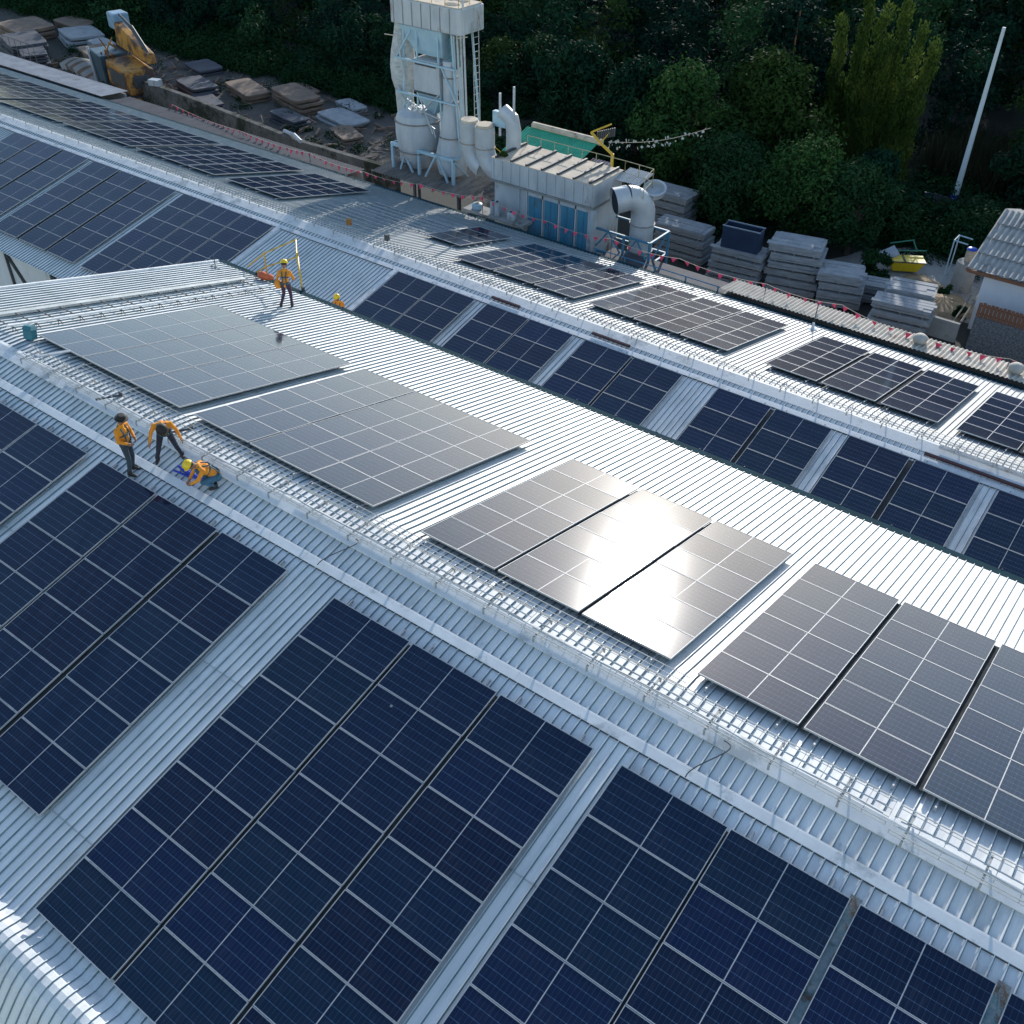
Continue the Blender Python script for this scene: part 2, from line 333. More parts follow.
def build_warehouse_front():
    w = thing('warehouse', 'nearer warehouse whose whole silver ribbed roof fills the lower part of the view', 'warehouse', (0, 0, ZG))
    X0, X1 = -29.95, 15.0
    # smooth curved ridge
    pk = [slope_pt(AK, s, H1K, 1) for s in (11.3, 9.0, 6, 3, 1.0)]
    pf = [slope_pt(AF, s, H1F, -1) for s in (1.1, 4, 7, 10.25)]
    a = Vector(pk[-1]); b = Vector(pf[0]); c = Vector((0.0, -0.12))
    arc = [tuple(a * (1 - t) ** 2 + c * 2 * t * (1 - t) + b * t * t) for t in (0.2, 0.4, 0.6, 0.8)]
    y, z = pf[-1]
    hump = []
    for dy, dz in ((-.12, -.02), (-.24, .005), (-.36, .045), (-.48, .07), (-.60, .06), (-.74, .0), (-.90, -.12), (-1.05, -.28), (-1.9, -1.25), (-2.6, -2.1)):
        hump.append((y + dy, z + dz))
    def off(pl): return [(p[0], p[1] - ZG) for p in pl]
    m = MB(); ribbed(m, off(pk + arc[:2]), X0, X1); m.build('back_roof', [M_ROOF, M_RIBSHADE], w, False)
    m = MB(); ribbed(m, off(arc[1:] + pf), X0, X1); m.build('front_roof', [M_ROOF, M_RIBSHADE], w, False)
    m = MB(); ribbed(m, off([pf[-1]] + hump), X0, X1, rh=.028); m.build('curved_eave', [M_ROOF, M_RIBSHADE], w, False)
    # ridge flashing with straight lower band
    m = MB()
    def F(s, h): q = slope_pt(AF, s, h, -1); return (q[0], q[1] - ZG)
    f0 = F(0.40, H1F + .042); f1 = F(0.76, H1F + .046); f2 = F(0.76, H1F + .006)
    poly = [(F(.30, H1F + .01)), f0, f1, f2]
    for (p, q) in zip(poly[:-1], poly[1:]):
        m.add([(X0, p[0], p[1]), (X1, p[0], p[1]), (X1, q[0], q[1]), (X0, q[0], q[1])], [(0, 3, 2, 1)])
    m.build('ridge_flashing', M_FLASH, w)
    m = MB()
    pl = [F(1.38, H1F + .044), F(1.42, H1F + .047), F(1.62, H1F + .05), F(1.625, H1F + .02)]
    xs = np.arange(X0, X1, 3.0)
    for i, xa in enumerate(xs):
        xb = min(xa + 3.02, X1); dz = .002 * (i % 2)
        for (p, q) in zip(pl[:-1], pl[1:]):
            m.add([(xa, p[0], p[1] + dz), (xb, p[0], p[1] + dz), (xb, q[0], q[1] + dz), (xa, q[0], q[1] + dz)], [(0, 3, 2, 1)])
    m.build('flashing_band', M_FLASH, w)
    m = MB()
    a = F(1.622, H1F + .040); m.box(X0, X1, a[0] - .012, a[0] - .002, a[1] - .03, a[1] - .002); m.build('band_lip', M_DARKSTEEL, w)
    # gutter along the back eave
    q = slope_pt(AK, 11.3, H1K, 1)
    m = MB(); m.box(X0 - .02, X1, q[0] - .05, q[0] + .26, q[1] - ZG - .22, q[1] - ZG - .005)
    m.build('gutter', M_TEAL, w)
    m = MB(); m.box(0, .04, q[0] + .265, q[0] + .285, q[1] - ZG - .24, q[1] - ZG + .01); me = m.mesh('gutter_bracket', M_DARKSTEEL)
    for i in range(int((X1 - X0) / 1.5)): mobj('gutter_bracket', me, w, (X0 + .6 + i * 1.5, 0, 0))
    # walls
    yb = q[0] - .15; yf = -10.0
    m = MB()
    m.box(X0 + .1, X1 - .1, yb - .15, yb, 0, q[1] - ZG - .24)
    m.box(X0 + .1, X1 - .1, yf, yf + .15, 0, slope_pt(AF, 10.0, H1F, -1)[1] - ZG - .15)
    for xe in (X0 + .1, X1 - .25):
        top = [slope_pt(AF, 10.1, H1F - .1, -1), (0, -.42), slope_pt(AK, 11.1, H1K - .1, 1)]
        poly = [(yf + .15, 0), (yb - .15, 0), (yb - .15, top[2][1] - ZG), (0, top[1][1] - ZG), (yf + .15, top[0][1] - ZG)]
        vs = [(xe, p[0], p[1]) for p in poly] + [(xe + .15, p[0], p[1]) for p in poly]
        m.add(vs, [(4, 3, 2, 1, 0), (5, 6, 7, 8, 9)] + [(i, (i + 1) % 5, 5 + (i + 1) % 5, 5 + i) for i in range(5)])
    m.build('wall', M_WALL, w)
    # verge trim on the gable
    m = MB()
    a = slope_pt(AK, 0.9, H1K + .05, 1); b = slope_pt(AK, 11.3, H1K + .05, 1)
    m.tube([(X0 - .03, a[0], a[1] - ZG - .02), (X0 - .03, b[0], b[1] - ZG - .02)], .07, 4)
    a = slope_pt(AF, 0.9, H1F + .05, -1); b = slope_pt(AF, 10.2, H1F + .05, -1)
    m.tube([(X0 - .03, a[0], a[1] - ZG - .02), (X0 - .03, b[0], b[1] - ZG - .02)], .07, 4)
    m.build('verge_trim', M_FLASH, w)
    return w
build_warehouse_front()

def build_warehouse_rear():
    w = thing('warehouse', 'farther and lower warehouse whose long ribbed roof runs behind the nearer one', 'warehouse', (0, 0, ZG))
    X0, X1 = -86.0, 17.0
    pk = [slope_pt(BK, s, H2K, 1, Y2, Z2) for s in (10.2, 7, 4, 0.9)]
    pf = [slope_pt(BF, s, H2F, -1, Y2, Z2) for s in (1.0, 4, 7, 9.45)]
    a = Vector(pk[-1]); b = Vector(pf[0]); c = Vector((Y2, Z2 - .12))
    arc = [tuple(a * (1 - t) ** 2 + c * 2 * t * (1 - t) + b * t * t) for t in (0.25, 0.5, 0.75)]
    def off(pl): return [(p[0], p[1] - ZG) for p in pl]
    m = MB(); ribbed(m, off(pk + arc[:2]), X0, X1); m.build('back_roof', [M_ROOF2, M_RIBSHADE], w)
    m = MB(); ribbed(m, off(arc[1:] + pf), X0, X1); m.build('front_roof', [M_ROOF, M_RIBSHADE], w)
    def F(s, h): q = slope_pt(BF, s, h, -1, Y2, Z2); return (q[0], q[1] - ZG)
    m = MB()
    for pl in ([F(.25, H2F + .01), F(.35, H2F + .035), F(.85, H2F + .04), F(.855, H2F + .006)], [F(1.10, H2F + .044), F(1.14, H2F + .046), F(1.34, H2F + .05), F(1.345, H2F + .01)]):
        for (p, q) in zip(pl[:-1], pl[1:]):
            m.add([(X0, p[0], p[1]), (X1, p[0], p[1]), (X1, q[0], q[1]), (X0, q[0], q[1])], [(0, 3, 2, 1)])
    m.build('ridge_flashing', M_FLASH, w)
    m = MB(); a = F(1.343, H2F + .040); m.box(X0, X1, a[0] - .014, a[0] - .002, a[1] - .035, a[1] - .002); m.build('band_lip', M_DARKSTEEL, w)
    # flashings that frame the panel-free bay and step down beside it
    for xx in (-35.45, -27.72):
        m = MB(); m.hexa([(xx - .12, *F(9.3, H2F + .0)), (xx + .12, *F(9.3, H2F)), (xx + .12, *F(1.3, H2F)), (xx - .12, *F(1.3, H2F))],
               [(xx - .12, *F(9.3, H2F + .08)), (xx + .12, *F(9.3, H2F + .08)), (xx + .12, *F(1.3, H2F + .08)), (xx - .12, *F(1.3, H2F + .08))])
        m.build('bay_flashing', M_FLASH, w)
    q = slope_pt(BK, 10.2, H2K, 1, Y2, Z2)
    m = MB(); m.box(X0, X1, q[0] - .04, q[0] + .30, q[1] - ZG - .2, q[1] - ZG - .02); m.build('gutter', M_TEAL, w)
    yb = q[0] - .12; yf = slope_pt(BF, 9.2, H2F, -1, Y2, Z2)[0] + .1
    m = MB(); m.box(X0 + .1, X1 - .1, yb - .15, yb, 0, q[1] - ZG - .22)
    m.box(X0 + .1, X1 - .1, yf, yf + .15, 0, F(9.45, H2F)[1] - .1)
    for xe in (X0 + .1, X1 - .25):
        poly = [(yf + .15, 0), (yb - .15, 0), (yb - .15, q[1] - ZG - .12), (Y2, Z2 - .45 - ZG), (yf + .15, F(9.45, H2F)[1] - .08)]
        vs = [(xe, p[0], p[1]) for p in poly] + [(xe + .15, p[0], p[1]) for p in poly]
        m.add(vs, [(4, 3, 2, 1, 0), (5, 6, 7, 8, 9)] + [(i, (i + 1) % 5, 5 + (i + 1) % 5, 5 + i) for i in range(5)])
    m.build('wall', M_WALL, w)
    for xx in np.arange(-84, -40, 4.0):
        m = MB(); m.tube([(xx, yf - .03, 0), (xx, yf - .03, F(9.45, H2F)[1] - .12)], .10, 4)
        m.tube([(xx + .2, yf - .05, F(9.45, H2F)[1] - .3), (xx + 2.4, yf - .05, F(9.45, H2F)[1] - 3.2)], .10, 4); m.build('wall_brace', M_DARKSTEEL, w)
build_warehouse_rear()

# ------------------------------------------------------------------ solar arrays
PWID, FR = 2.12, 0.015
def panel_mesh(ph, PWID=2.12):
    """one module: frame mesh, glass mesh and the mid strip ; local origin at its centre, top at z = 0"""
    w, h = PWID / 2, ph / 2
    f = MB(); t = 0.04
    f.box(-w, w, -h, -h + FR, -t, 0.0); f.box(-w, w, h - FR, h, -t, 0.0)
    f.box(-w, -w + FR, -h + FR, h - FR, -t, 0.0); f.box(w - FR, w, -h + FR, h - FR, -t, 0.0)
    fm = f.mesh('frame', M_ALU)
    g = MB(); z = -0.006; gap = 0.009
    for x0, x1 in ((-w + FR, -gap), (gap, w - FR)):
        g.box(x0, x1, -h + FR, h - FR, -0.03, z)
    gm = g.mesh('glass', M_PV)
    uvl = gm.uv_layers.new(name='UV')
    wc = (w - FR - gap) / 12; hc = (2 * h - 2 * FR) / 6
    for L in gm.loops:
        v = gm.vertices[L.vertex_index].co
        u = (v.x - gap) / wc if v.x > 0 else (v.x + gap) / wc
        uvl.data[L.index].uv = (u, (v.y + h - FR) / hc)
    mm = MB(); mm.box(-gap, gap, -h + FR, h - FR, -0.03, z + .001)
    return fm, gm, mm.mesh('mid_strip', M_ALU)
PF, PK = 1.151, 1.103
PM = {'F': panel_mesh(PF - .010, 2.185), 'K': panel_mesh(PK - .008, 2.135)}
def solar_array(sl, cols, s0, rows, label, feet=True, group=None):
    ph = PF if sl[1] == 'F' else PK; sg = -1 if sl[1] == 'F' else 1
    fm, gm, mm = PM[sl[1]]
    x0 = cols[0]; x1 = cols[-1] + PWID
    base = P(sl, x0, s0, 0)
    root = thing('solar_array', label, 'solar panels', base, srot(sl), group)
    for cx in cols:
        for r in range(rows):
            js = random.uniform(-.004, .004)
            p = mobj('solar_panel', fm, root, (cx + PWID / 2 - x0 + js, sg * (r + .5) * ph, random.uniform(-.004, .004)),
                     (R(random.uniform(-.25, .25)), R(random.uniform(-.18, .18)), 0))
            mobj('glass', gm, p); mobj('mid_strip', mm, p)
    hh = H1F if sl == '1F' else H1K
    for ca, cb in zip(cols[:-1], cols[1:]):
        g0 = ca + PWID - x0; g1 = cb - x0; ya, yb = sorted((sg * .05, sg * (rows * ph - .05)))
        m = MB(); m.box(g0 - .02, g1 + .02, ya, yb, -.115, -.09); m.build('gap_shade_strip', M_GAPSHADE, root)  # dark strip added to paint the shade in the column gap
    for c in cols:
        m = MB(); a = c - x0
        for r in range(rows):
            for q in (0.24, 0.76):
                y = sg * (r + q) * ph
                m.box(a + .05, a + PWID - .05, y - .02, y + .02, -.085, -.042)
        for q in (.3, 1.8):
            ya, yb = sorted((-sg * -.02, sg * (rows * ph - .1))); m.box(a + q - .02, a + q + .02, ya + .05, yb, -.128, -.0875)
        m.build('mounting_rail', M_ALU, root)
        for q in (.3, 1.8):
            m = MB(); ya, yb = sorted((-sg * .20, sg * .04)); m.box(-.018, .018, ya, yb, -.13, -.1)
            ya, yb = sorted((-sg * .20, -sg * .165)); m.box(-.02, .02, ya, yb, hh + .002, -.131)
            m.build('rail_foot', M_ALU, root, loc=(a + q, 0, 0))
    return root
G1 = 'solar arrays on the warehouse roofs'
# nearer warehouse, front slope (columns are X of left edges)
solar_array('1F', [-25.9, -23.65, -21.42], 2.06, 6, 'dark blue panel array cut off by the left edge, left of the standing worker', group=G1)
solar_array('1F', [-18.66, -16.4, -14.06], 2.06, 6, 'dark blue panel array directly below the three workers on the ridge', group=G1)
solar_array('1F', [-10.42, -8.15, -5.87], 2.06, 7, 'largest dark blue three-column array in the middle of the nearest slope', group=G1)
solar_array('1F', [-3.08, -0.84], 2.06, 7, 'dark blue two-column array at the bottom right, left of the weathered strip', group=G1)
solar_array('1F', [1.50], 2.06, 7, 'single dark blue panel column between the two weathered strips at the bottom right', group=G1)
solar_array('1F', [3.90, 6.1], 2.06, 7, 'dark blue array cut off by the bottom right corner', group=G1)
# nearer warehouse, back slope
solar_array('1K', [-25.2, -23.03, -20.86], 0.58, 6, 'grey sheen array beside the ladder walkway, leftmost on the white slope', group=G1)
solar_array('1K', [-18.15, -15.95, -13.8], 0.58, 6, 'grey sheen array behind the crouching worker, second along the white slope', group=G1)
solar_array('1K', [-10.17, -7.94, -5.72], 0.58, 6, 'array with the bright sun glare across its middle column', group=G1)
solar_array('1K', [-2.98, -0.73, 1.53, 3.78], 0.58, 6, 'blue gridded array at the right edge of the white slope', group=G1)
# farther warehouse, front slope
solar_array('2F', [-66.4, -64.1, -61.8, -59.75 + .0][:3], 1.45, 6, 'blue array at the far left edge, only its corner in view', group=G1)
solar_array('2F', [-57.6, -55.2, -52.75], 1.45, 6, 'dim blue array on the lower roof, left of the two complete ones at upper left', group=G1)
solar_array('2F', [-49.97, -47.55, -45.14], 1.45, 6, 'dim blue array at upper left, between two other left-hand arrays', group=G1)
solar_array('2F', [-42.32, -40.05, -37.78], 1.45, 6, 'dim blue array touching the bare framed roof bay on its left', group=G1)
solar_array('2F', [-27.42, -25.18], 1.45, 6, 'blue two-column array touching the bare framed roof bay on its right', group=G1)
solar_array('2F', [-22.33, -20.06], 1.45, 6, 'blue two-column array on the lower roof, second right of the bare bay', group=G1)
solar_array('2F', [-17.24, -14.94], 1.45, 6, 'blue two-column array on the lower roof, left of the wide bare gap', group=G1)
solar_array('2F', [-11.2, -8.83], 1.45, 6, 'blue two-column array on the lower roof, right of the wide bare gap', group=G1)
solar_array('2F', [-5.99, -3.59], 1.45, 6, 'blue two-column array on the lower roof, below the long maroon bar', group=G1)
solar_array('2F', [-.78, 1.5], 1.45, 6, 'blue array on the lower roof cut off by the right edge', group=G1)
# farther warehouse, back slope
solar_array('2K', [-78.7, -76.5, -74.3], 1.39, 6, 'brownish grey array on the far slope cut off by the left edge', group=G1)
solar_array('2K', [-71.4, -69.2, -67.0], 1.39, 6, 'brownish grey array on the far slope, second from the left edge', group=G1)
solar_array('2K', [-64.0, -61.8, -59.6], 1.39, 6, 'brownish grey array on the far slope, nearest the orange digger', group=G1)
solar_array('2K', [-57.0, -54.8, -52.6], 1.39, 6, 'brownish grey array on the far slope, below the small pale box on the wall', group=G1)
solar_array('2K', [-50.0, -47.7, -45.4], 1.39, 6, 'grey three-column array on the far slope, next to the short one', group=G1)
solar_array('2K', [-42.3, -40.05], 1.39, 6, 'short grey array on the far slope, next to the empty mounting rails', group=G1)
solar_array('2K', [-29.9], 3.45, 4, 'small four-panel array beside the white buckets on the far slope', group=G1)
solar_array('2K', [-26.43, -24.15, -21.86], 1.39, 6, 'partly shaded array on the far slope below the blue doors', group=G1)
solar_array('2K', [-18.97, -16.7, -14.44], 1.39, 6, 'grey array on the far slope just before the brown lean-to roof starts', group=G1)
solar_array('2K', [-10.63, -8.29, -5.93], 1.39, 6, 'dark grey array on the far slope beside the brown lean-to roof', group=G1)
solar_array('2K', [-3.12, -.8, 1.5], 1.39, 6, 'dark grey array on the far slope cut off by the right edge', group=G1)

# weathered strips of bare roof between the columns are part of the roof; their loose covers:
for x, lab in ((1.37, 'weathered teal metal strip left of the single panel column'), (3.76, 'weathered teal metal strip nearest the bottom right corner')):
    m = MB(); L = 8.2
    for i in range(9):
        a = -i * L / 9; b = a - L / 9 + .005; k = random.uniform(-.012, .012)
        m.box(-.10 + k, .10 + k, b, a, -.05, -.035 + random.uniform(0, .008))
    o = m.build('metal_strip', noisy('weathered_strip' + str(x), (0.05, 0.16, 0.20), (0.35, 0.36, 0.36), 4, 0.6, 0.3, stain=(0.10, 0.07, 0.05), stain_at=.55), None, loc=P('1F', x, 1.95, H1F + .09), rot=srot('1F'))
    tag(o, lab, 'metal strip', 'weathered strips between panel columns')

# empty mounting rails on the far slope
rails = thing('mounting_rails', 'empty mounting rails with small feet on the bare part of the far slope', 'mounting rails', P('2K', -36.8, 1.3), srot('2K'))
for k in range(9):
    m = MB(); L = 5.6 if k < 4 else 9.2
    xa = 0 if k < 4 else 0.6
    m.box(xa, L, .25 + k * .62, .29 + k * .62, H2K + .07, H2K + .11)
    for i in range(int((L - xa) / 1.0)): m.box(xa + .3 + i, xa + .35 + i, .24 + k * .62, .30 + k * .62, H2K + .03, H2K + .15)
    m.build('rail', M_ALU, rails)

# ------------------------------------------------------------------ cable trays
def cable_tray(x0, x1, yc, zc, w, label, step=.42, group=None):
    root = thing('cable_tray', label, 'cable tray', (x0, yc, zc), (0, 0, 0), group)
    L = x1 - x0; m = MB(); r = .0075
    for k in range(4): m.tube([(0, -w / 2 + w * k / 3, 0), (L, -w / 2 + w * k / 3, 0)], r, 4)
    for y in (-w / 2, w / 2): m.tube([(0, y, .09), (L, y, .09)], .011, 4)
    n = int(L / step)
    for i in range(n + 1):
        x = i * L / n; m.tube([(x, -w / 2, .09), (x, -w / 2, 0), (x, w / 2, 0), (x, w / 2, .09)], r, 4, False)
    m.build('wire_mesh', M_GALV, root)
    b = MB(); b.box(-.02, .02, -w / 2 - .05, w / 2 + .05, -.035, -.008)
    for y in (-w / 2 - .05, w / 2 + .03): b.box(-.02, .02, y, y + .02, -.16, -.036)
    me = b.mesh('bracket', M_GALV)
    for i in range(int(L / 1.3) + 1):
        x = .25 + i * 1.3
        if x > L: break
        mobj('bracket', me, root, (x, 0, 0))
    c = MB()
    for k in range(2):
        yy = -w * .2 + k * w * .3; pts = [(x, yy + random.uniform(-.04, .04), .02 + random.uniform(0, .015)) for x in np.linspace(0.1, L - .1, max(4, int(L * 1.5)))]
        c.tube(pts, .013, 5)
    c.build('cable', M_WHITEPAINT, root)
    return root
GT = 'wire mesh cable trays along the ridges'
cable_tray(-24.3, -14.2, -.42, .02, .52, 'wire mesh tray on the nearer ridge behind the workers', group=GT)
cable_tray(-14.1, -6.4, -.40, .02, .56, 'wire mesh tray on the nearer ridge below the glaring array', group=GT)
cable_tray(-6.3, 1.26, -.42, .02, .56, 'wire mesh tray on the nearer ridge between the glaring and the blue gridded array', group=GT)
cable_tray(1.36, 12.0, -.50, .0, .60, 'wire mesh tray on the nearer ridge at the lower right edge', group=GT)
cable_tray(-84, -38.0, Y2 - .30, Z2 + .01, .5, 'wire mesh tray on the farther ridge, left of the bare bay', .4, group=GT)
cable_tray(-37.8, -20, Y2 - .30, Z2 + .01, .5, 'wire mesh tray on the farther ridge above the bare bay', .3, group=GT)
cable_tray(-19.8, 14, Y2 - .30, Z2 + .01, .5, 'wire mesh tray on the farther ridge, right part', .3, group=GT)
# second, flat run on the sunlit side of the nearer ridge
for (x0, x1, lab) in ((-22.5, -13.9, 'flat wire ladder lying along the sunlit side of the ridge behind the workers'), (-13.4, -3.0, 'flat wire ladder lying below the glaring array')):
    m = MB(); L = x1 - x0
    for y in (0, .16, .3): m.tube([(0, y, 0), (L, y + random.uniform(-.03, .03), 0)], .009, 4)
    for i in range(int(L / .35)): m.tube([(i * .35, 0, 0), (i * .35 + .02, .3, 0)], .007, 4)
    tag(m.build('wire_ladder', M_GALV, None, loc=(x0, -.05, -.02)), lab, 'wire ladder', 'flat wire ladders on the ridge')

# ladder walkway along the gable of the nearer warehouse
w = thing('ladder_walkway', 'long ladder-like cable rack crossing the white slope beside its gable end', 'cable rack', P('1K', -27.3, 0.2, 0), srot('1K'))
L = 10.3
m = MB(); m.box(-.35, -.05, 0, L, -.09, -.07); m.box(-.36, -.34, 0, L, -.13, -.05); m.box(-.06, -.04, 0, L, -.13, -.05); m.build('flat_channel', noisy('grimy_channel', (.3, .33, .33), (.48, .5, .5), 2, .6, .4, stain=(.16, .17, .14)), w)
m = MB(); m.box(1.05, 1.13, 0, L, -.03, .03); m.build('side_rail', M_FLASH, w)
for i in range(14):
    y = .2 + i * .75
    m = MB(); m.box(-.06, 1.05, y, y + .035, -.10, -.075); m.build('rung', M_DARKSTEEL, w)
    m = MB(); m.tube([(1.09, y, -.035), (1.17, y - .07, -.19)], .013, 4); m.tube([(1.09, y, -.035), (1.17, y + .09, -.19)], .013, 4); m.build('bracket', M_DARKSTEEL, w)

def lying_bar(sl, x0, x1, s, lab, mat, wd=.1, h=.08, name='steel_bar', grp='bars lying along the farther ridge'):
    m = MB(); m.box(0, x1 - x0, -wd / 2, wd / 2, 0, h); m.box(.02, x1 - x0 - .02, wd / 2 + .002, wd / 2 + .012, 0, h * .6)
    tag(m.build(name, mat, None, loc=P(sl, x0, s, -.09), rot=srot(sl)), lab, 'metal bar', grp)
lying_bar('2F', -22.5, -21.0, .95, 'short dark maroon bar on the farther ridge above the second two-column array', M_MAROON)
lying_bar('2F', -17.3, -15.5, .95, 'dark maroon bar on the farther ridge above the third two-column array', M_MAROON)
lying_bar('2F', -3.5, 5.0, 1.0, 'long dark maroon bar on the farther ridge at the right edge', M_MAROON)
lying_bar('2F', -3.2, 5.0, .45, 'long white bar beside the long maroon bar on the farther ridge', M_WHITEPAINT, .12, .1)
lying_bar('2F', -17.2, -15.6, 1.42, 'short white bar just below a maroon bar on the farther ridge', M_WHITEPAINT, .1, .05)

# ------------------------------------------------------------------ ground and setting
def gz(x, y):
    z = ZG
    if y > 70: z += min(10, (y - 70) * .11)
    k = min(1, max(0, (-73 - .36 * (y - 60) - x) / 14)); k = k * k * (3 - 2 * k)
    if y > 74: z += k * min(9, (y - 74) * .2)  # unseen hill, added to shade the roof and yard at left
    return z
def grid_ground():
    m = MB(); n = 60; S = 340
    xs = np.linspace(-220, 120, n); ys = np.linspace(-80, 260, n)
    vs = []; fs = []
    for j in range(n):
        for i in range(n):
            x, y = xs[i], ys[j]
            vs.append((x, y, gz(x, y)))
    for j in range(n - 1):
        for i in range(n - 1): fs.append((j * n + i, j * n + i + 1, (j + 1) * n + i + 1, (j + 1) * n + i))
    m.add(vs, fs)
    g = noisy('ground_soil', (0.018, 0.022, 0.016), (0.05, 0.05, 0.042), .25, 0.95, stain=(0.03, 0.045, 0.02), bump=.6, bscale=3)
    tag(m.build('ground', g), kind='structure')
grid_ground()
def patch(name, cx, cy, rx, ry, mat, z, h=0, seed=1, kind='structure'):
    rnd = random.Random(seed); m = MB(); n = 40; vs = [(0, 0, h)]; fs = []
    ph = [rnd.uniform(0, 6) for _ in range(3)]
    for j, t in enumerate((.35, .7, 1)):
        for k in range(n):
            a = 2 * PI * k / n; q = 1 + .14 * math.sin(2 * a + ph[0]) + .09 * math.sin(5 * a + ph[1]) + .05 * math.sin(9 * a + ph[2])
            vs.append((rx * t * q * math.cos(a), ry * t * q * math.sin(a), (h * (1 - t) ** .8 + (rnd.uniform(-.1, .1) * h)) if t < 1 else -.02))
    for k in range(n): fs.append((0, 1 + k, 1 + (k + 1) % n))
    for j in range(2):
        for k in range(n): fs.append((1 + j * n + k, 1 + (j + 1) * n + k, 1 + (j + 1) * n + (k + 1) % n, 1 + j * n + (k + 1) % n))
    m.add(vs, fs); o = m.build(name, mat, loc=(cx, cy, z), smooth=False)
    return tag(o, kind=kind)
patch('yard_ground', -10.8, 46.5, 5.5, 5.0, M_CONC, ZG + .03, .02, 3)
patch('sand', -9.6, 44.2, 1.9, 2.0, M_SAND, ZG + .06, .5, 4)
patch('sand', -11.3, 46.0, 1.6, 1.3, M_SAND, ZG + .06, .3, 5)
tag(patch('rubble_heap', -12.9, 44.6, 1.3, 1.1, M_RUBBLE, ZG + .06, .45, 6, None), 'low heap of reddish rubble in front of the yellow skip', 'rubble heap')
patch('gravel', -5.0, 37.2, 4.2, 2.2, M_GRAVEL, ZG + .05, .35, 8, 'stuff')
patch('yard_ground', -62, 44.5, 26, 6.5, noisy('yard_dirt', (0.036, 0.032, 0.028), (0.10, 0.088, 0.076), .5, .95, bump=.5, stain=(.04, .04, .035)), ZG + .02, .03, 9)

# lean-to roofs behind the farther warehouse
def corrugated(mb, x0, x1, ya, za, yb, zb, pitch=.2, amp=.035):
    n = int((x1 - x0) / pitch) * 4; vs = []; fs = []
    for (y, z) in ((ya, za), (yb, zb)):
        for i in range(n + 1):
            x = x0 + (x1 - x0) * i / n; vs.append((x, y, z + amp * (0, 1, 0, -1)[i % 4] * 1.0))
    for i in range(n): fs.append((i, i + 1, n + 2 + i, n + 1 + i))
    mb.add(vs, fs)
lt = thing('lean_to_roof', 'brownish corrugated lean-to along the far eave at the right, with flags above', 'lean-to', (0, 0, ZG))
m = MB(); corrugated(m, -16.9, 12, 30.15, 4.35, 32.0, 4.12); m.build('roof_sheet', M_ASB, lt)
m = MB(); m.box(-16.8, 12, 31.75, 31.9, 0, 4.0); m.box(-16.8, -16.65, 30.3, 31.745, 0, 4.05); m.build('wall', M_CONC, lt)
lt = thing('lean_to_roof', 'dark weathered lean-to roof along the far eave at upper left', 'lean-to', (0, 0, ZG))
m = MB(); corrugated(m, -66, -42.6, 30.15, 3.95, 32.3, 3.75, .25, .03); m.build('roof_sheet', M_DKROOF, lt)
m = MB(); m.box(-65.9, -42.7, 32.0, 32.15, 0, 3.6); m.build('wall', M_CONC, lt)
lt = thing('lean_to_roof', 'pale lean-to roof strip along the far eave in the top left corner', 'lean-to', (0, 0, ZG))
m = MB(); corrugated(m, -86, -66.2, 30.15, 4.25, 32.4, 4.1, .25, .03); m.build('roof_sheet', noisy('grey_strip_sheet', (.2, .21, .23), (.34, .35, .37), 1, .85, stain=(.12, .12, .12)), lt)
m = MB(); m.box(-85.9, -66.3, 32.1, 32.25, 0, 3.95); m.build('wall', M_CONC, lt)
lt = thing('platform', 'dark metal catwalk beside the eave between duct and brown lean-to', 'platform', (0, 0, ZG))
m = MB(); m.box(-24.4, -17.0, 30.3, 32.4, 3.5, 3.6); m.build('deck', M_DKROOF, lt)
m = MB(); m.tube([(-24.4, 30.35, 4.3), (-17.0, 30.35, 4.3)], .03, 6); m.build('handrail', M_BLUESTEEL, lt)
for i in range(5):
    m = MB(); m.tube([(-24.3 + i * 1.8, 30.35, 0), (-24.3 + i * 1.8, 30.35, 4.3)], .04, 6); m.build('post', M_BLUESTEEL, lt)
for (x, lab) in ((-7.3, 'round roof vent on the brown lean-to, left one'), (-3.1, 'round roof vent on the brown lean-to at the right edge')):
    t = thing('roof_vent', lab, 'roof vent', (x, 31.0, ZG + 4.15), group='round roof vents'); t.scale = (.75, .75, .8)
    m = MB(); m.lathe([(.3, 0), (.3, .18), (.34, .2), (.42, .3), (.44, .42), (.4, .55), (.25, .66), (.02, .7)], n=24); m.build('turbine', M_ASB, t, True)
    m = MB(); m.lathe([(.36, -.02), (.36, .05), (.3, .052)], n=20); m.build('collar', M_GALV, t, True)

# retaining wall at upper left
m = MB(); pts = [(-74, 38.6), (-66.5, 38.0), (-60, 37.2), (-53.3, 36.4), (-44.0, 36.5)]
for a, b in zip(pts[:-1], pts[1:]):
    m.hexa([(a[0], a[1], 0), (b[0], b[1], 0), (b[0], b[1] + .4, 0), (a[0], a[1] + .4, 0)], [(a[0], a[1], 2.2), (b[0], b[1], 2.2), (b[0], b[1] + .4, 2.2), (a[0], a[1] + .4, 2.2)])
tag(m.build('retaining_wall', M_DKCONC, loc=(0, 0, ZG)), 'long low concrete wall behind the dark lean-to roof', 'wall')

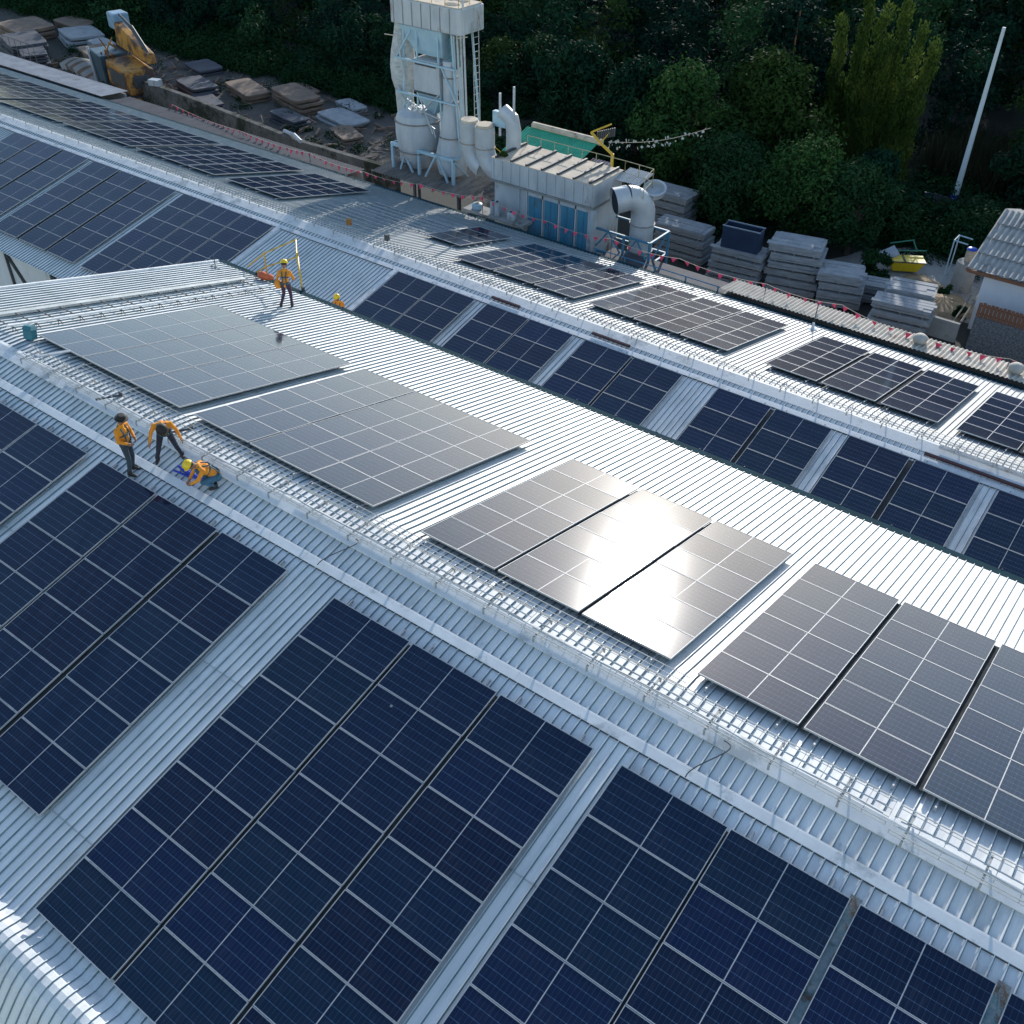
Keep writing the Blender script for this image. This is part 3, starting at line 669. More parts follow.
# ------------------------------------------------------------------ bunting
bt = thing('bunting', 'string of small pink pennant flags strung along the far eave', 'bunting', (0, 30.5, 0))
def rope_pts():
    out = []
    ps = [(-61.5, 32.6, -8.0), (-53, 31.6, -7.9), (-46, 30.9, -7.6), (-41, 30.5, -7.5), (-36.5, 30.5, -7.2), (-32, 30.6, -6.9), (-27.5, 30.6, -7.15), (-23.5, 30.6, -7.05), (-19.5, 30.6, -7.0), (-15, 31.2, -7.25), (-11.2, 31.3, -7.2), (-7.5, 31.3, -7.55), (-3.5, 31.3, -7.35), (2, 31.2, -7.3)]
    for a, b in zip(ps[:-1], ps[1:]):
        a = Vector(a); b = Vector(b)
        for k in range(8):
            t = k / 8; q = a.lerp(b, t); q.z -= .28 * 4 * t * (1 - t) * .6; out.append(q - Vector((0, 30.5, 0)))
    return out, ps
rp, rps = rope_pts()
m = MB(); m.tube([tuple(q) for q in rp], .012, 4); m.build('rope', M_ROPE, bt)
for q in rps:
    if random.random() < .8:
        m = MB(); m.tube([(q[0], q[1] - 30.5, q[2]), (q[0], q[1] - 30.5, ZG + 3.7)], .018, 5); m.build('support_rod', M_DARKSTEEL, bt)
dist = 0; nf = 0
for a, b in zip(rp[:-1], rp[1:]):
    seg = (b - a).length
    while dist < seg and nf < 95:
        q = a.lerp(b, dist / seg); d = (b - a).normalized(); m = MB(); s = .16
        ang = random.uniform(-1.1, 1.1); s = random.uniform(.10, .18); off = Vector((math.sin(ang) * .1, random.uniform(-.12, .06), -random.uniform(.17, .30)))
        p0 = -d * s; p1 = d * s; p2 = off; th = Vector((0, .006, 0))
        m.add([p0, p1, p2, p0 + th, p1 + th, p2 + th], [(0, 1, 2), (5, 4, 3), (0, 3, 4, 1), (1, 4, 5, 2), (2, 5, 3, 0)])
        m.build('flag', M_PINK, bt, loc=q); nf += 1
        dist += (.72 if q.x > -42 else .62) * random.uniform(.8, 1.2)
    dist -= seg

# ------------------------------------------------------------------ filter housing with blue doors
fb = thing('filter_building', 'pale ribbed filter housing with four blue doors and a sandy flat top', 'filter housing', (-28.5, 32.9, ZG))
x0, x1, y0, y1 = -3.55, 3.2, -1.4, 1.4
m = MB(); m.box(x0 + .12, x1 - .02, y0 + .12, y1 - .1, 2.3, 5.87); m.build('lower_wall', M_WHITEPAINT, fb)
m = MB(); m.box(x0, x1, y0, y1, 5.88, 7.05); m.build('upper_wall', M_WHITEPAINT, fb)
for i in range(12):
    m = MB(); xx = x0 + .12 + i * (x1 - x0 - .24) / 11; m.box(xx - .04, xx + .04, y0 - .06, y0 - .002, 5.92, 7.0); m.build('stiffener', M_WHITEPAINT, fb)
m = MB(); m.box(x0 - .06, x1 + .06, y0 - .1, y1 + .06, 5.77, 5.875); m.build('ledge', noisy('dirty_ledge', (.16, .16, .15), (.28, .27, .25), 2, .8), fb)
m = MB()
for i in range(7):
    xx = x0 + .3 + i * (x1 - x0 - .6) / 6; m.box(xx - .06, xx + .06, y0 - .02, y1 + .02, 7.09, 7.2)
m.build('roof_beam', M_DARKSTEEL, fb)
m = MB(); m.box(x0 - .02, x1 + .02, y0 - .02, y1 + .02, 7.052, 7.088); m.build('roof_deck', M_CONCTOP, fb)
for i in range(4):
    xx = -1.05 + i * 1.08
    m = MB(); m.box(xx + .02, xx + .86, y0 + .06, y0 + .115, 3.2, 5.5); d = m.build('door', M_BLUEDOOR, fb)
    m = MB(); m.box(xx + .40, xx + .43, y0 + .035, y0 + .058, 3.25, 5.45); m.box(xx + .1, xx + .14, y0 + .02, y0 + .058, 4.0, 4.25); m.build('door_trim', M_BLUESTEEL, d)
m = MB()
for i in range(5):
    xx = -1.13 + i * 1.08; m.box(xx - .07 - (.0 if i else 0), xx + .01, y0 + .03, y0 + .118, 2.9, 5.75)
m.box(-1.05, 3.4, y0 + .03, y0 + .118, 5.52, 5.75)
m.build('door_frame', M_WHITEPAINT, fb)
m = MB(); m.box(x1 - .3, x1 + .05, y0 + .0, y0 + .119, 1.2, 5.75); m.build('corner_post', M_WHITEPAINT, fb); m = MB(); m.box(-1.75, -1.65, y0 + .04, y0 + .119, 2.4, 5.75); m.build('corner_post', M_WHITEPAINT, fb)
m = MB(); m.box(-1.2, 3.2, y0 - .8, y0 + .02, 2.9, 3.1); m.build('door_sill', M_BLUESTEEL, fb)
m = MB(); m.box(x0 + .2, x1 - .1, y0 + .2, y1 - .2, 0, 2.3); m.build('base', M_CONC, fb)
# guard rails on top
m = MB()
def rail_run(m, pts, z0, z1, r=.022, n=None):
    for a, b in zip(pts[:-1], pts[1:]):
        L = math.dist(a, b); k = max(1, int(L / .9))
        for zz in (z1, (z0 + z1) / 2): m.tube([(a[0], a[1], zz), (b[0], b[1], zz)], r, 5)
        for i in range(k + 1):
            t = i / k; x = a[0] + (b[0] - a[0]) * t; y = a[1] + (b[1] - a[1]) * t; m.tube([(x, y, z0), (x, y, z1)], r, 5)
rail_run(m, [(x0 + .4, y1, 0), (x1 + .1, y1, 0), (x1 + 1.9, y1 - .1, 0), (x1 + 2.2, y1 - 1.5, 0)], 6.3, 7.6)
m.build('guard_rail', noisy('ochre_rail', (.35, .28, .15), (.5, .42, .25), 3, .6), fb)
# plants growing on the roof come with the foliage below

# green roofed shed behind
gs = thing('shed', 'small shed with a bright green sheet roof behind the filter housing', 'shed', (-31.6, 36.0, ZG - .3))
m = MB(); corrugated(m, -2.6, 2.4, -1.9, 5.9, 1.8, 7.0, .18, .02); m.build('roof', M_GREEN, gs)
m = MB(); m.tube([(-2.3, 1.95, 7.1), (2.6, 1.95, 7.1)], .2, 8); m.build('ridge_cap', M_CONCTOP, gs, True)
m = MB(); m.box(-2.2, 2.4, -1.3, 2.2, 0, 5.4); m.build('wall', M_CONC, gs)
m = MB(); corrugated(m, 2.55, 3.9, -1.5, 5.8, 1.2, 6.4, .18, .02); m.build('side_roof', noisy('mauve_sheet', (.12, .08, .09), (.3, .28, .3), 2, .7), gs)
# stair-rail zigzag left of the green roof
m = MB()
for k in range(4): m.tube([(-2.2 + k * 1.1, -2.0, 5.1 + (k % 2) * .2), (-2.2 + k * 1.1, -2.0, 6.9 - (k % 2) * .5)], .022, 5)
m.tube([(-2.2, -2.0, 6.9), (-1.1, -2.0, 6.4), (0, -2.0, 6.9), (1.1, -2.0, 5.9)], .022, 5); m.build('stair_rail', M_YELLOW, gs)

# yellow jib arm
jb = thing('jib_crane', 'small yellow jib crane standing behind the filter housing', 'jib crane', (-26.4, 34.9, ZG))
m = MB(); m.tube([(0, 0, 0), (0, 0, 7.55)], .09, 6); m.build('mast', M_YELLOW, jb)
m = MB(); m.tube([(0, 0, 7.5), (-.8, 0, 7.95), (-1.45, 0, 8.4)], .08, 6); m.tube([(-1.45, 0, 8.4), (-.5, .5, 8.9)], .05, 6); m.tube([(-.8, 0, 7.95), (-.4, .3, 8.6)], .03, 5); m.build('jib', M_YELLOW, jb)
m = MB()
for i in range(9): m.box(-1.2 + i * .13, -1.12 + i * .13, .2, .26, 8.0 + i * .05, 8.45 + i * .05)
m.build('coil_rack', M_DARKSTEEL, jb)
# string of plastic scraps caught in a line between jib and trees
t = thing('scrap_line', 'thin line hung with small white scraps running from the jib crane into the trees', 'line with scraps', (-26, 35.2, ZG))
m = MB(); a = Vector((-.9, 0, 8.0)); b = Vector((3.6, 3.0, 8.9)); pts = [a.lerp(b, k / 14) - Vector((0, 0, .3 * math.sin(PI * k / 14))) for k in range(15)]
m.tube(pts, .012, 4); m.build('line', M_ROPE, t)
for k in range(60):
    q = a.lerp(b, random.random() ** 1.3); q.z -= .3 * math.sin(PI * ((q - a).length / (b - a).length)) + random.uniform(-.15, .35)
    m = MB(); s = random.uniform(.03, .085); m.box(-s, s, -.01, .01, -s * .8, s * .8); m.build('scrap', noisy('scrap_white', (.28, .29, .27), (.5, .5, .47), 3, .7) if k == 0 else MATS['scrap_white'], t, loc=q, rot=(random.uniform(-1, 1), random.uniform(-1, 1), random.uniform(0, 3)))

# ------------------------------------------------------------------ big exhaust duct
ed = thing('exhaust_duct', 'big pale steel elbow duct with a dark round mouth, right of the filter housing', 'duct', (-23.35, 33.4, ZG))
def arcpts(c, r, a0, a1, n, ax):
    out = []
    for i in range(n + 1):
        a = a0 + (a1 - a0) * i / n; out.append(Vector(c) + Vector(ax[0]) * r * math.cos(a) + Vector(ax[1]) * r * math.sin(a))
    return out
hd = Vector((-.62, -.78, 0)).normalized()
m = MB(); bend = arcpts(Vector((0, 0, 5.45)) + hd * .95, .95, PI, PI / 2, 8, (hd, (0, 0, 1)))
m.tube([(0, 0, 0.0)] + [(0, 0, z) for z in (2, 4, 5.2)] + bend, .64, 20, True); m.build('elbow', M_DUCT, ed, True)
p = bend[-1]
# mouth piece with open end
m = MB(); q = p + hd * .75 - Vector((0, 0, .12)); m.tube([p - hd * .02, q], [.655, .69], 20, False); m.build('mouth', M_DUCT, ed, True)
m = MB(); m.tube([q - hd * .12, q - hd * .11], .66, 20, True); m.build('mouth_dark', noisy('mouth_fill_dark', (.006, .01, .02), (.012, .02, .035), 3, .8), ed)  # near-black disc closing the mouth in place of its hollow inside
m = MB()
for z in (3.4, 4.9): m.tube([(0, 0, z), (0, 0, z + .06)], .70, 20)
m.build('flange', noisy('dark_flange', (.2, .19, .18), (.3, .29, .27), 2, .7), ed, True)
m = MB(); e = Vector((hd.y, -hd.x, 0)); 
corrugated(m, -1.0, .5, -.2, 6.75, 1.35, 6.95, .13, .02)
m.build('ribbed_hood', M_ROOF2, ed, loc=(-.9, .2, .1))
m = MB(); m.lathe([(.55, 0), (.6, .3), (.62, .34), (.5, .34), (.48, .1)], n=20); m.build('top_opening', M_DUCT, ed, True, loc=(.15, .75, 6.4), rot=(.35, .2, 0))
fr = thing('braced_stand', 'blue braced steel frame around the foot of the elbow duct', 'steel frame', (-23.6, 32.7, ZG))
m = MB(); X = [-1.9, .0, 1.6]
for a in X:
    for y in (-.7, 1.3): m.bar((a, y, 0), (a, y, 4.6), .11)
for z in (3.35, 4.6):
    m.bar((X[0], -.7, z), (X[2], -.7, z), .1); m.bar((X[0], 1.3, z), (X[2], 1.3, z), .1); m.bar((X[0], -.7, z), (X[0], 1.3, z), .1); m.bar((X[2], -.7, z), (X[2], 1.3, z), .1)
m.build('main_frame', M_BLUESTEEL, fr)
m = MB()
for a, b in zip(X[:-1], X[1:]):
    m.bar((a, -.7, 3.35), ((a + b) / 2, -.7, 4.6), .07); m.bar(((a + b) / 2, -.7, 4.6), (b, -.7, 3.35), .07); m.bar((a, -.7, 3.35), (b, -.7, 2.0), .07)
m.bar((X[2], -.7, 3.35), (X[2], 1.3, 4.6), .07); m.build('brace', M_BLUESTEEL, fr)

# ------------------------------------------------------------------ dust tower
tw = thing('dust_tower', 'tall pale dust extraction tower with tanks, ducts and a drum-shaped top', 'tower', (-38.3, 34.6, ZG + .3))
m = MB(); corrugated(m, -3.3, 3.9, -2.8, 3.75, 1.9, 3.95, .22, .05); m.build('platform_roof', noisy('platform_sheet', (.12, .11, .10), (.3, .27, .24), 2, .85, stretch=(3, .5, 1)), tw)
m = MB()
for x in (-3.4, 0, 3.4):
    for y in (-2.6, 1.6): m.bar((x, y, -.3), (x, y, 3.7), .14)
m.build('platform_post', M_DARKSTEEL, tw)
m = MB()
for x in (-2.45, -.35, 2.3):
    for y in (-1.7, .9): m.bar((x, y, 3.85), (x, y, 5.3), .16)
for y in (-1.7, .9): m.bar((-2.53, y, 5.3), (2.38, y, 5.3), .18)
for x in (-2.45, -.35, 2.3): m.bar((x, -1.7, 5.3), (x, .9, 5.3), .14)
for a, b in ((-1.7, -.8), (-1.3, -1.8), (.95, .2), (1.15, 1.95)): m.bar((a, -1.7, 5.25), (b, -1.8, 3.9), .10)
m.bar((2.3, -1.7, 5.25), (2.3, -.3, 3.95), .09); m.build('stand', M_PALEBLUE, tw)
m = MB(); m.lathe([(.25, 4.0), (.75, 4.3), (1.25, 5.3), (1.36, 6.2), (1.34, 7.0), (1.2, 7.4), (.8, 7.62), (.1, 7.7)], (-1.15, -.75, -.25), 28); m.build('round_tank', M_WHITEPAINT, tw, True)
m = MB(); m.lathe([(.35, 3.95), (.8, 4.25), (1.0, 5.0), (.95, 5.4), (.62, 6.8), (.42, 8.4), (.40, 10.6)], (1.45, -.75, -.1), 24); m.build('cone_tank', M_WHITEPAINT, tw, True)
m = MB(); m.lathe([(.42, 0), (.42, 6.8)], (.55, .2, 4.4), 16); m.build('square_duct', M_PALEBLUE, tw, True)
m = MB()
for y in (-.25, .25): m.tube([(2.85, y, 3.9), (2.75, y, 12.6)], .03, 5)
for k in range(22): m.tube([(2.85 - k * .0045, -.25, 4.2 + k * .38), (2.85 - k * .0045, .25, 4.2 + k * .38)], .018, 4)
m.build('ladder', M_GALV, tw)
noisy('rusty_band', (.16, .13, .11), (.28, .24, .2), 2, .8)
for z, r_ in ((5.05, 1.36), (6.75, 1.40)):
    m = MB(); m.tube([(-1.15, -.75, z), (-1.15, -.75, z + .06)], r_, 28); m.build('tank_band', MATS['rusty_band'], tw, True)
for z, r_ in ((6.3, .78), (8.2, .50), (9.6, .47)):
    m = MB(); m.tube([(1.45, -.75, z), (1.45, -.75, z + .06)], r_, 20); m.build('duct_band', MATS['rusty_band'], tw, True)
m = MB(); rail_run(m, [(-2.4, -1.0, 0), (2.4, -1.0, 0), (2.4, .9, 0)], 13.4, 14.3, .02); m.build('top_rail', M_YELLOW, tw)
m = MB()
for a, b in (((-2.0, -1.15, 6.0), (.9, -1.15, 8.6)), ((.4, -1.2, 6.3), (-.6, -1.2, 8.4)), ((2.2, -1.1, 6.2), (3.4, -1.4, 7.0)), ((-2.3, -1.1, 8.6), (-.9, -1.1, 6.2)), ((-1.6, -1.2, 9.0), (-2.1, -1.2, 11.4)), ((1.1, -1.2, 7.6), (2.3, -1.1, 8.9))): m.tube([a, b], .045, 6)
m.build('cross_pipe', M_DUCT, tw)
# wrapped column
m = MB(); prof = [(.6, 3.9), (.62, 5), (.58, 6.2), (.66, 7.4), (.72, 8.2), (.92, 8.8), (1.0, 9.6), (.85, 10.4), (.55, 11.3), (.42, 12.0)]
m.lathe([(r * .82 * (1 + .05 * math.sin(z * 9)), z) for r, z in prof], (-2.45, -.35, 0), 14); m.build('wrapped_column', noisy('wrinkled_wrap', (.32, .33, .32), (.55, .56, .54), 2.5, .7, stain=(.16, .15, .13), bump=1.2, bscale=5, stretch=(1, 1, 2)), tw)
# top drum
m = MB(); W = 2.65; c = .5
sec = [(-W, -.8), (-W + c * .4, -1.2), (W - .15, -1.2), (W, -1.05), (W, .9), (-W + c, 1.2), (-W, .8)]
m.prism(sec, 12.0, 13.35); m.build('top_drum', M_WHITEPAINT, tw, bevel=.08)
m = MB()
for i in range(7): m.box(-2.2 + i * .68, -2.17 + i * .68, -1.235, -1.202, 12.05, 13.3)
m.build('drum_seam', noisy('seam_grime', (.14, .15, .16), (.25, .26, .27), 2, .8), tw)
m = MB(); m.prism([(x * .96, y * .96) for x, y in sec], 13.352, 13.4); m.build('drum_top', M_CONCTOP, tw)
m = MB()
for k in range(9): m.ball((random.uniform(-2.1, 2.1), random.uniform(-.7, .7), 13.4), random.uniform(.25, .5), 6, sc=(1.2, 1, .28))
m.build('grime_heap', M_CONCTOP, tw)
m = MB(); m.hexa([(-1.1, -.7, 10.5), (.9, -.7, 10.5), (.9, .6, 10.5), (-1.1, .6, 10.5)], [(-2.0, -1.1, 11.98), (1.2, -1.1, 11.98), (1.2, .9, 11.98), (-2.0, .9, 11.98)]); m.build('top_hopper', M_PALEBLUE, tw)
m = MB(); m.box(-1.0, .95, -1.1, .7, 8.5, 10.3); m.build('middle_box', M_WHITEPAINT, tw)
m = MB(); m.box(-.85, .7, -1.13, -1.102, 10.0, 10.12); m.box(-.95, .9, -1.15, -1.103, 8.46, 8.56); m.build('box_slot', M_DARKSTEEL, tw)
m = MB(); m.hexa([(-.45, -.5, 7.2), (.0, -.5, 7.2), (.0, .1, 7.2), (-.45, .1, 7.2)], [(-.95, -1.05, 8.5), (.9, -1.05, 8.5), (.9, .65, 8.5), (-.95, .65, 8.5)]); m.build('lower_hopper', M_PALEBLUE, tw)
m = MB()
for x in (-2.1, -.9, 1.0, 2.3):
    m.bar((x, -1.0, 5.3), (x * .8, -1.0, 11.95), .10); m.bar((x, 1.0, 5.3), (x * .8, .8, 11.95), .10)
for z in (8.3, 10.2): m.bar((-2.3, -1.22, z), (2.2, -1.22, z), .1)
m.bar((-2.3, -1.2, 5.4), (-1.2, -1.2, 8.3), .08); m.bar((2.3, -1.2, 8.3), (1.2, -1.2, 10.2), .08); m.bar((-2.2, -1.2, 10.2), (-1, -1.2, 11.8), .08)
m.build('tower_frame', M_PALEBLUE, tw)
for (x, z0, z1) in ((1.9, 6.2, 11.9), (2.15, 6.3, 12), (2.4, 6.2, 12.1), (2.58, 6.2, 14)):
    m = MB(); m.tube([(x + .2, -.9, z0), (x, -.9, z1)], .06, 8); m.build('pipe', M_DUCT, tw, True)
m = MB(); m.tube([(1.5, -.3, 10.7), (1.7, -.3, 11.3), (1.5, -.3, 11.7)], .42, 14); m.ball((1.6, -.5, 10.4), .42, 8); m.build('fan_housing', noisy('teal_fan', (.05, .13, .15), (.12, .22, .24), 2, .6), tw, True)
m = MB()
for k in range(10): m.tube([(-2.2 + random.uniform(-.3, 3.4), -1.25, random.uniform(6, 8)), (-1.6 + random.uniform(0, 3.2), -1.25, random.uniform(6, 8.4))], .035, 5)
m.build('loose_pipe', M_DUCT, tw)
m = MB(); m.tube([(2.4, -1.2, 11.9), (3.2, -1.3, 12.1)], .03, 5); m.tube([(-3.0, -1.2, 11.3), (-2.0, -1.2, 11.35)], .03, 5); m.build('spur', M_ROPE, tw)

dd = thing('twin_duct', 'pair of pale round ducts curving down into the left end of the filter housing', 'ducts', (-33.4, 33.0, ZG))
for k, x in enumerate((-1.3, -.1)):
    m = MB(); bend = arcpts((x + 1.25, -.1 - .15 * k, 6.9 + .1 * k), 1.25, PI, PI * 1.42, 7, ((1, 0, 0), (0, 0, 1)))
    m.tube([(x, -.1 - .15 * k, 8.1)] + [tuple(q) for q in bend] + ([] if k == 0 else [(1.55, -.25, 6.1)]), .56, 16); m.build('duct_elbow', M_DUCT, dd, True)
    m = MB(); m.tube([(x, -.1 - .15 * k, 8.05), (x, -.1 - .15 * k, 8.25)], .5, 10); m.build('duct_cap', M_CONCTOP, dd, True); m = MB(); m.tube([(x, -.1 - .15 * k, 6.95), (x, -.1 - .15 * k, 7.0)], .6, 16); m.build('duct_collar', noisy('brown_collar', (.25, .18, .12), (.4, .34, .26), 2, .7) if k == 0 else MATS['brown_collar'], dd, True)
m = MB(); m.tube([(1.35, .5, 6.5), (1.35, .5, 8.0), (1.2, .5, 8.6), (.6, .5, 8.9)], .42, 14); m.build('upright_duct', M_DUCT, dd, True)
for x, z in ((.55, 9.9), (1.5, 10.4)):
    m = MB(); m.tube([(x, .3, 7.6), (x, .3, z)], .07, 6); m.build('stack_pipe', M_DUCT, dd)
m = MB(); m.box(.1, 1.0, .2, .5, 8.1, 8.9); m.build('valve_box', M_PALEBLUE, dd)

# white buckets and odds at the eave
for i, (x, y, r, h, lab) in enumerate(((-31.2, 30.9, .16, .75, 'tall white plastic drum beside the eave, right of the pair'), (-31.6, 31.0, .15, .7, 'tall white plastic drum beside the eave, left of the pair'),
        (-30.2, 30.9, .26, .45, 'wide pale bucket beside the eave below the filter housing'), (-32.7, 31.0, .3, .3, 'low pale basin at the eave near the twin ducts'))):
    t = thing('plastic_drum', lab, 'drum', (x, y, ZG + 4.15), group='pale drums standing at the far eave')
    m = MB(); m.lathe([(r * .9, 0), (r, h * .1), (r, h * .85), (r * .8, h), (r * .3, h * 1.02)], n=18); m.build('body', M_PALEBLUE if i == 3 else M_WHITEPAINT, t, True)
    m = MB(); m.lathe([(r * .45, h * 1.0), (r * .45, h * 1.1), (r * .1, h * 1.12)], n=14); m.build('lid', M_DARKSTEEL, t, True)
m = MB(); m.box(-33.4, -29.2, 30.55, 31.5, 4.0, 4.14); tag(m.build('shelf', M_CONC, loc=(0, 0, ZG)), 'narrow concrete shelf under the white drums at the far eave', 'shelf')

# ------------------------------------------------------------------ stacks of slabs
def slab_stack(nm, cx, cy, w, d, ztop, n, rz, seed, mat=M_SLAB, z0=ZG):
    rnd = random.Random(seed); H = ztop - z0; th = H / n
    grp = 'bundles of stacked sheets in the yard'
    ords = ['topmost', 'second', 'third', 'fourth', 'fifth', 'sixth', 'seventh']
    for k in range(n):
        z = z0 + (n - 1 - k) * th; ox, oy = rnd.uniform(-.12, .12), rnd.uniform(-.12, .12)
        t = thing('sheet_bundle', ('%s sheet bundle of %s' % (ords[k], nm)) if k else 'topmost sheet bundle of ' + nm, 'sheet bundle', (cx + ox, cy + oy, z), (0, 0, rz + rnd.uniform(-.03, .03)), grp)
        m = MB(); ns = 6; tt = (th - .12) / ns
        for j in range(ns):
            a, b = rnd.uniform(-.04, .04), rnd.uniform(-.04, .04)
            ww = w / 2 * (1 + rnd.uniform(-.015, .015)); m.box(-ww + a, ww + a, -d / 2 + b, d / 2 + b, .12 + j * tt + .006, .12 + (j + 1) * tt)
        if k == 0:
            for j in range(4):
                a = rnd.uniform(-.3, .3); m.box(-w / 2 + a + .1, w / 2 + a - .3 * rnd.random(), -d / 2 + j * d / 4 + .02, -d / 2 + (j + 1) * d / 4 - .02, th + .004, th + .03 + rnd.uniform(0, .03))
        m.build('sheets', mat, t)
        m = MB()
        for x in (-w * .38, 0, w * .38): m.box(x - .06, x + .06, -d / 2 + .03, d / 2 - .03, 0.0, .115)
        m.build('bearer', M_PLANK, t)
slab_stack('the stack right of the elbow duct', -24.5, 40.9, 3.3, 1.5, -10.0, 4, R(2), 1)
slab_stack('the stack that carries the dark blue crate', -20.3, 39.6, 3.0, 1.5, -9.85, 5, R(7), 2)
slab_stack('the tallest stack right of the blue crate', -17.3, 40.9, 2.9, 1.9, -9.1, 6, R(14), 3)
slab_stack('the stack directly left of the round bush', -14.5, 40.9, 2.4, 1.9, -9.95, 4, R(17), 4)
slab_stack('the low stack in front of the sand', -10.5, 39.4, 3.0, 1.3, -10.1, 4, R(8), 5)
slab_stack('the low stack right of the round bush', -10.8, 41.3, 2.5, 1.6, -10.05, 4, R(12), 6)
slab_stack('the dim stack under the trees behind the elbow duct', -27.2, 44.0, 3.0, 1.7, -9.4, 5, R(0), 7)
slab_stack('the small stack behind the bush-side stack', -12.9, 42.6, 1.5, 1.4, -11.0, 2, R(16), 8)
# crate
cr = thing('crate', 'dark blue open-top crate on a sheet stack', 'crate', (-20.2, 39.6, -9.80), (0, 0, R(6)))
m = MB(); w_, d_, h_ = 1.1, .42, 1.25
m.box(-w_, w_, -d_, d_, 0, .05); m.box(-w_, w_, -d_, -d_ + .05, .051, h_); m.box(-w_, w_, d_ - .05, d_, .051, h_); m.box(-w_, -w_ + .05, -d_ + .051, d_ - .051, .051, h_); m.box(w_ - .05, w_, -d_ + .051, d_ - .051, .051, h_)
m.build('body', M_DKBLUE, cr)
m = MB(); m.box(-w_ - .03, w_ + .03, -d_ - .03, -d_ + .06, h_ + .001, h_ + .05); m.box(-w_ - .03, w_ + .03, d_ - .06, d_ + .03, h_ + .001, h_ + .05); m.build('rim', noisy('grey_blue_rim', (.12, .16, .2), (.2, .25, .3), 3, .5), cr)
# skip
sk = thing('skip', 'bright yellow skip with a white lid board in the yard', 'skip', (-12.9, 47.2, ZG), (0, 0, R(30))); sk.scale = (.8, .8, .8)
m = MB(); m.hexa([(-.9, -.45, .25), (.9, -.45, .25), (.9, .45, .25), (-.9, .45, .25)], [(-1.35, -.65, 1.1), (1.35, -.65, 1.1), (1.35, .65, 1.1), (-1.35, .65, 1.1)]); m.build('tub', M_BRIGHTYEL, sk, bevel=.04)
m = MB(); m.box(-.25, -.12, -.7, .7, 1.102, 1.14); m.box(-1.38, 1.38, -.7, -.62, 1.03, 1.1); m.build('rib', M_DARKSTEEL, sk)
m = MB(); m.box(-.6, .6, -.5, .5, 0, .06); m.build('lid_board', M_WHITEPAINT, sk, loc=(-1.25, .2, 1.3), rot=(.35, -.45, .2))
m = MB(); m.tube([(-1, .8, 1.3), (1.6, 1.0, 1.35)], .05, 6); m.tube([(.9, .95, 1.3), (.6, 1.6, 1.9)], .05, 6); m.tube([(-1, 1.7, 1.5), (.7, 1.6, 1.9)], .05, 6); m.build('green_bar', noisy('green_bar_paint', (.03, .16, .11), (.05, .24, .16), 3, .5), sk)

# ------------------------------------------------------------------ house on the right
hs = thing('house', 'small house with a grey corrugated roof and white wall at the right edge', 'house', (-8.44, 42.2, ZG))
m = MB()
# roof plane: eave at y 0 z 3.5 ; ridge at y 7.0 z 5.1
n_ = int(9.5 / .3) * 4; vs = []; fs = []; rows_ = [(0, 3.48), (1.3, 3.87), (2.6, 4.25), (3.9, 4.62), (5.2, 5.0)]
for ri, (y, z) in enumerate(rows_[:-1]):
    y2_, z2_ = rows_[ri + 1]; vs = []; fs = []
    for (yy, zz) in ((y - .1, z + .03 - .03), (y2_, z2_)):
        for i in range(n_ + 1): vs.append((9.5 * i / n_, yy, zz + .045 * (0, 1, 0, -1)[i % 4] + (.035 if yy == y - .1 else 0)))
    for i in range(n_): fs.append((i, i + 1, n_ + 2 + i, n_ + 1 + i))
    m.add(vs, fs)
m.build('roof', M_ASBGREY, hs)
m = MB(); m.box(0.05, 9.5, -.12, -.04, 3.25, 3.42); m.hexa([(-.03, -.1, 3.3), (.03, -.1, 3.3), (.03, 5.2, 4.83), (-.03, 5.2, 4.83)], [(-.03, -.1, 3.44), (.03, -.1, 3.44), (.03, 5.2, 4.98), (-.03, 5.2, 4.98)]); m.build('fascia', M_WOOD, hs)
m = MB(); m.box(.9, 9.4, .3, .45, 0, 3.3); m.box(.9, 1.05, .451, 7, 0, 3.3); m.build('wall', noisy('white_render', (.55, .58, .62), (.68, .7, .73), .8, .85, stain=(.35, .36, .36)), hs)
m = MB(); corrugated(m, 0, 9.5, 5.2, 5.0, 9.5, 3.6, .3, .045); m.build('back_roof', M_ASBGREY, hs)
fn = thing('fence', 'brown upright timber fence in front of the house', 'fence', (-6.95, 40.2, ZG))
for i in range(30):
    m = MB(); m.box(i * .2, i * .2 + .17, 0, .04, 1.9, 2.7 + random.uniform(-.03, .03)); m.build('plank', M_WOOD, fn)
m = MB(); m.box(0, 6, .042, .1, 2.0, 2.1); m.box(0, 6, .042, .1, 2.45, 2.55); m.build('rail', M_WOOD, fn); m = MB(); m.box(0, 6, .0, .2, 0, 1.88); m.build('base_wall', M_GRAVEL, fn)
fn = thing('wall', 'dark low retaining wall with a pale sloping rail beside the sand', 'wall', (-9.6, 40.4, ZG))
m = MB(); m.box(0, 2.0, 0, .2, 0, 1.1); m.build('wall_panel', M_CONC, fn)
m = MB(); m.tube([(2.0, .1, 1.2), (1.9, 3.4, 1.5), (2.0, 5.2, 1.7)], .07, 5); m.tube([(1.6, .1, 1.0), (1.5, 3.4, 1.3)], .05, 5); m.build('rail', M_PLANK, fn)
wt = thing('water_tank', 'grey concrete water tank with a bright blue lid behind the house corner', 'water tank', (-9.4, 46.9, ZG))
m = MB(); m.lathe([(.6, 0), (.6, 1.7), (.56, 1.78), (.1, 1.8)], n=24); m.build('tank', M_CONC, wt, True)
t = thing('water_drum', 'small drum with a bright blue lid standing on the concrete tank', 'drum', (-9.4, 47.0, ZG + 1.8)); t.scale = (.6, .6, .75)
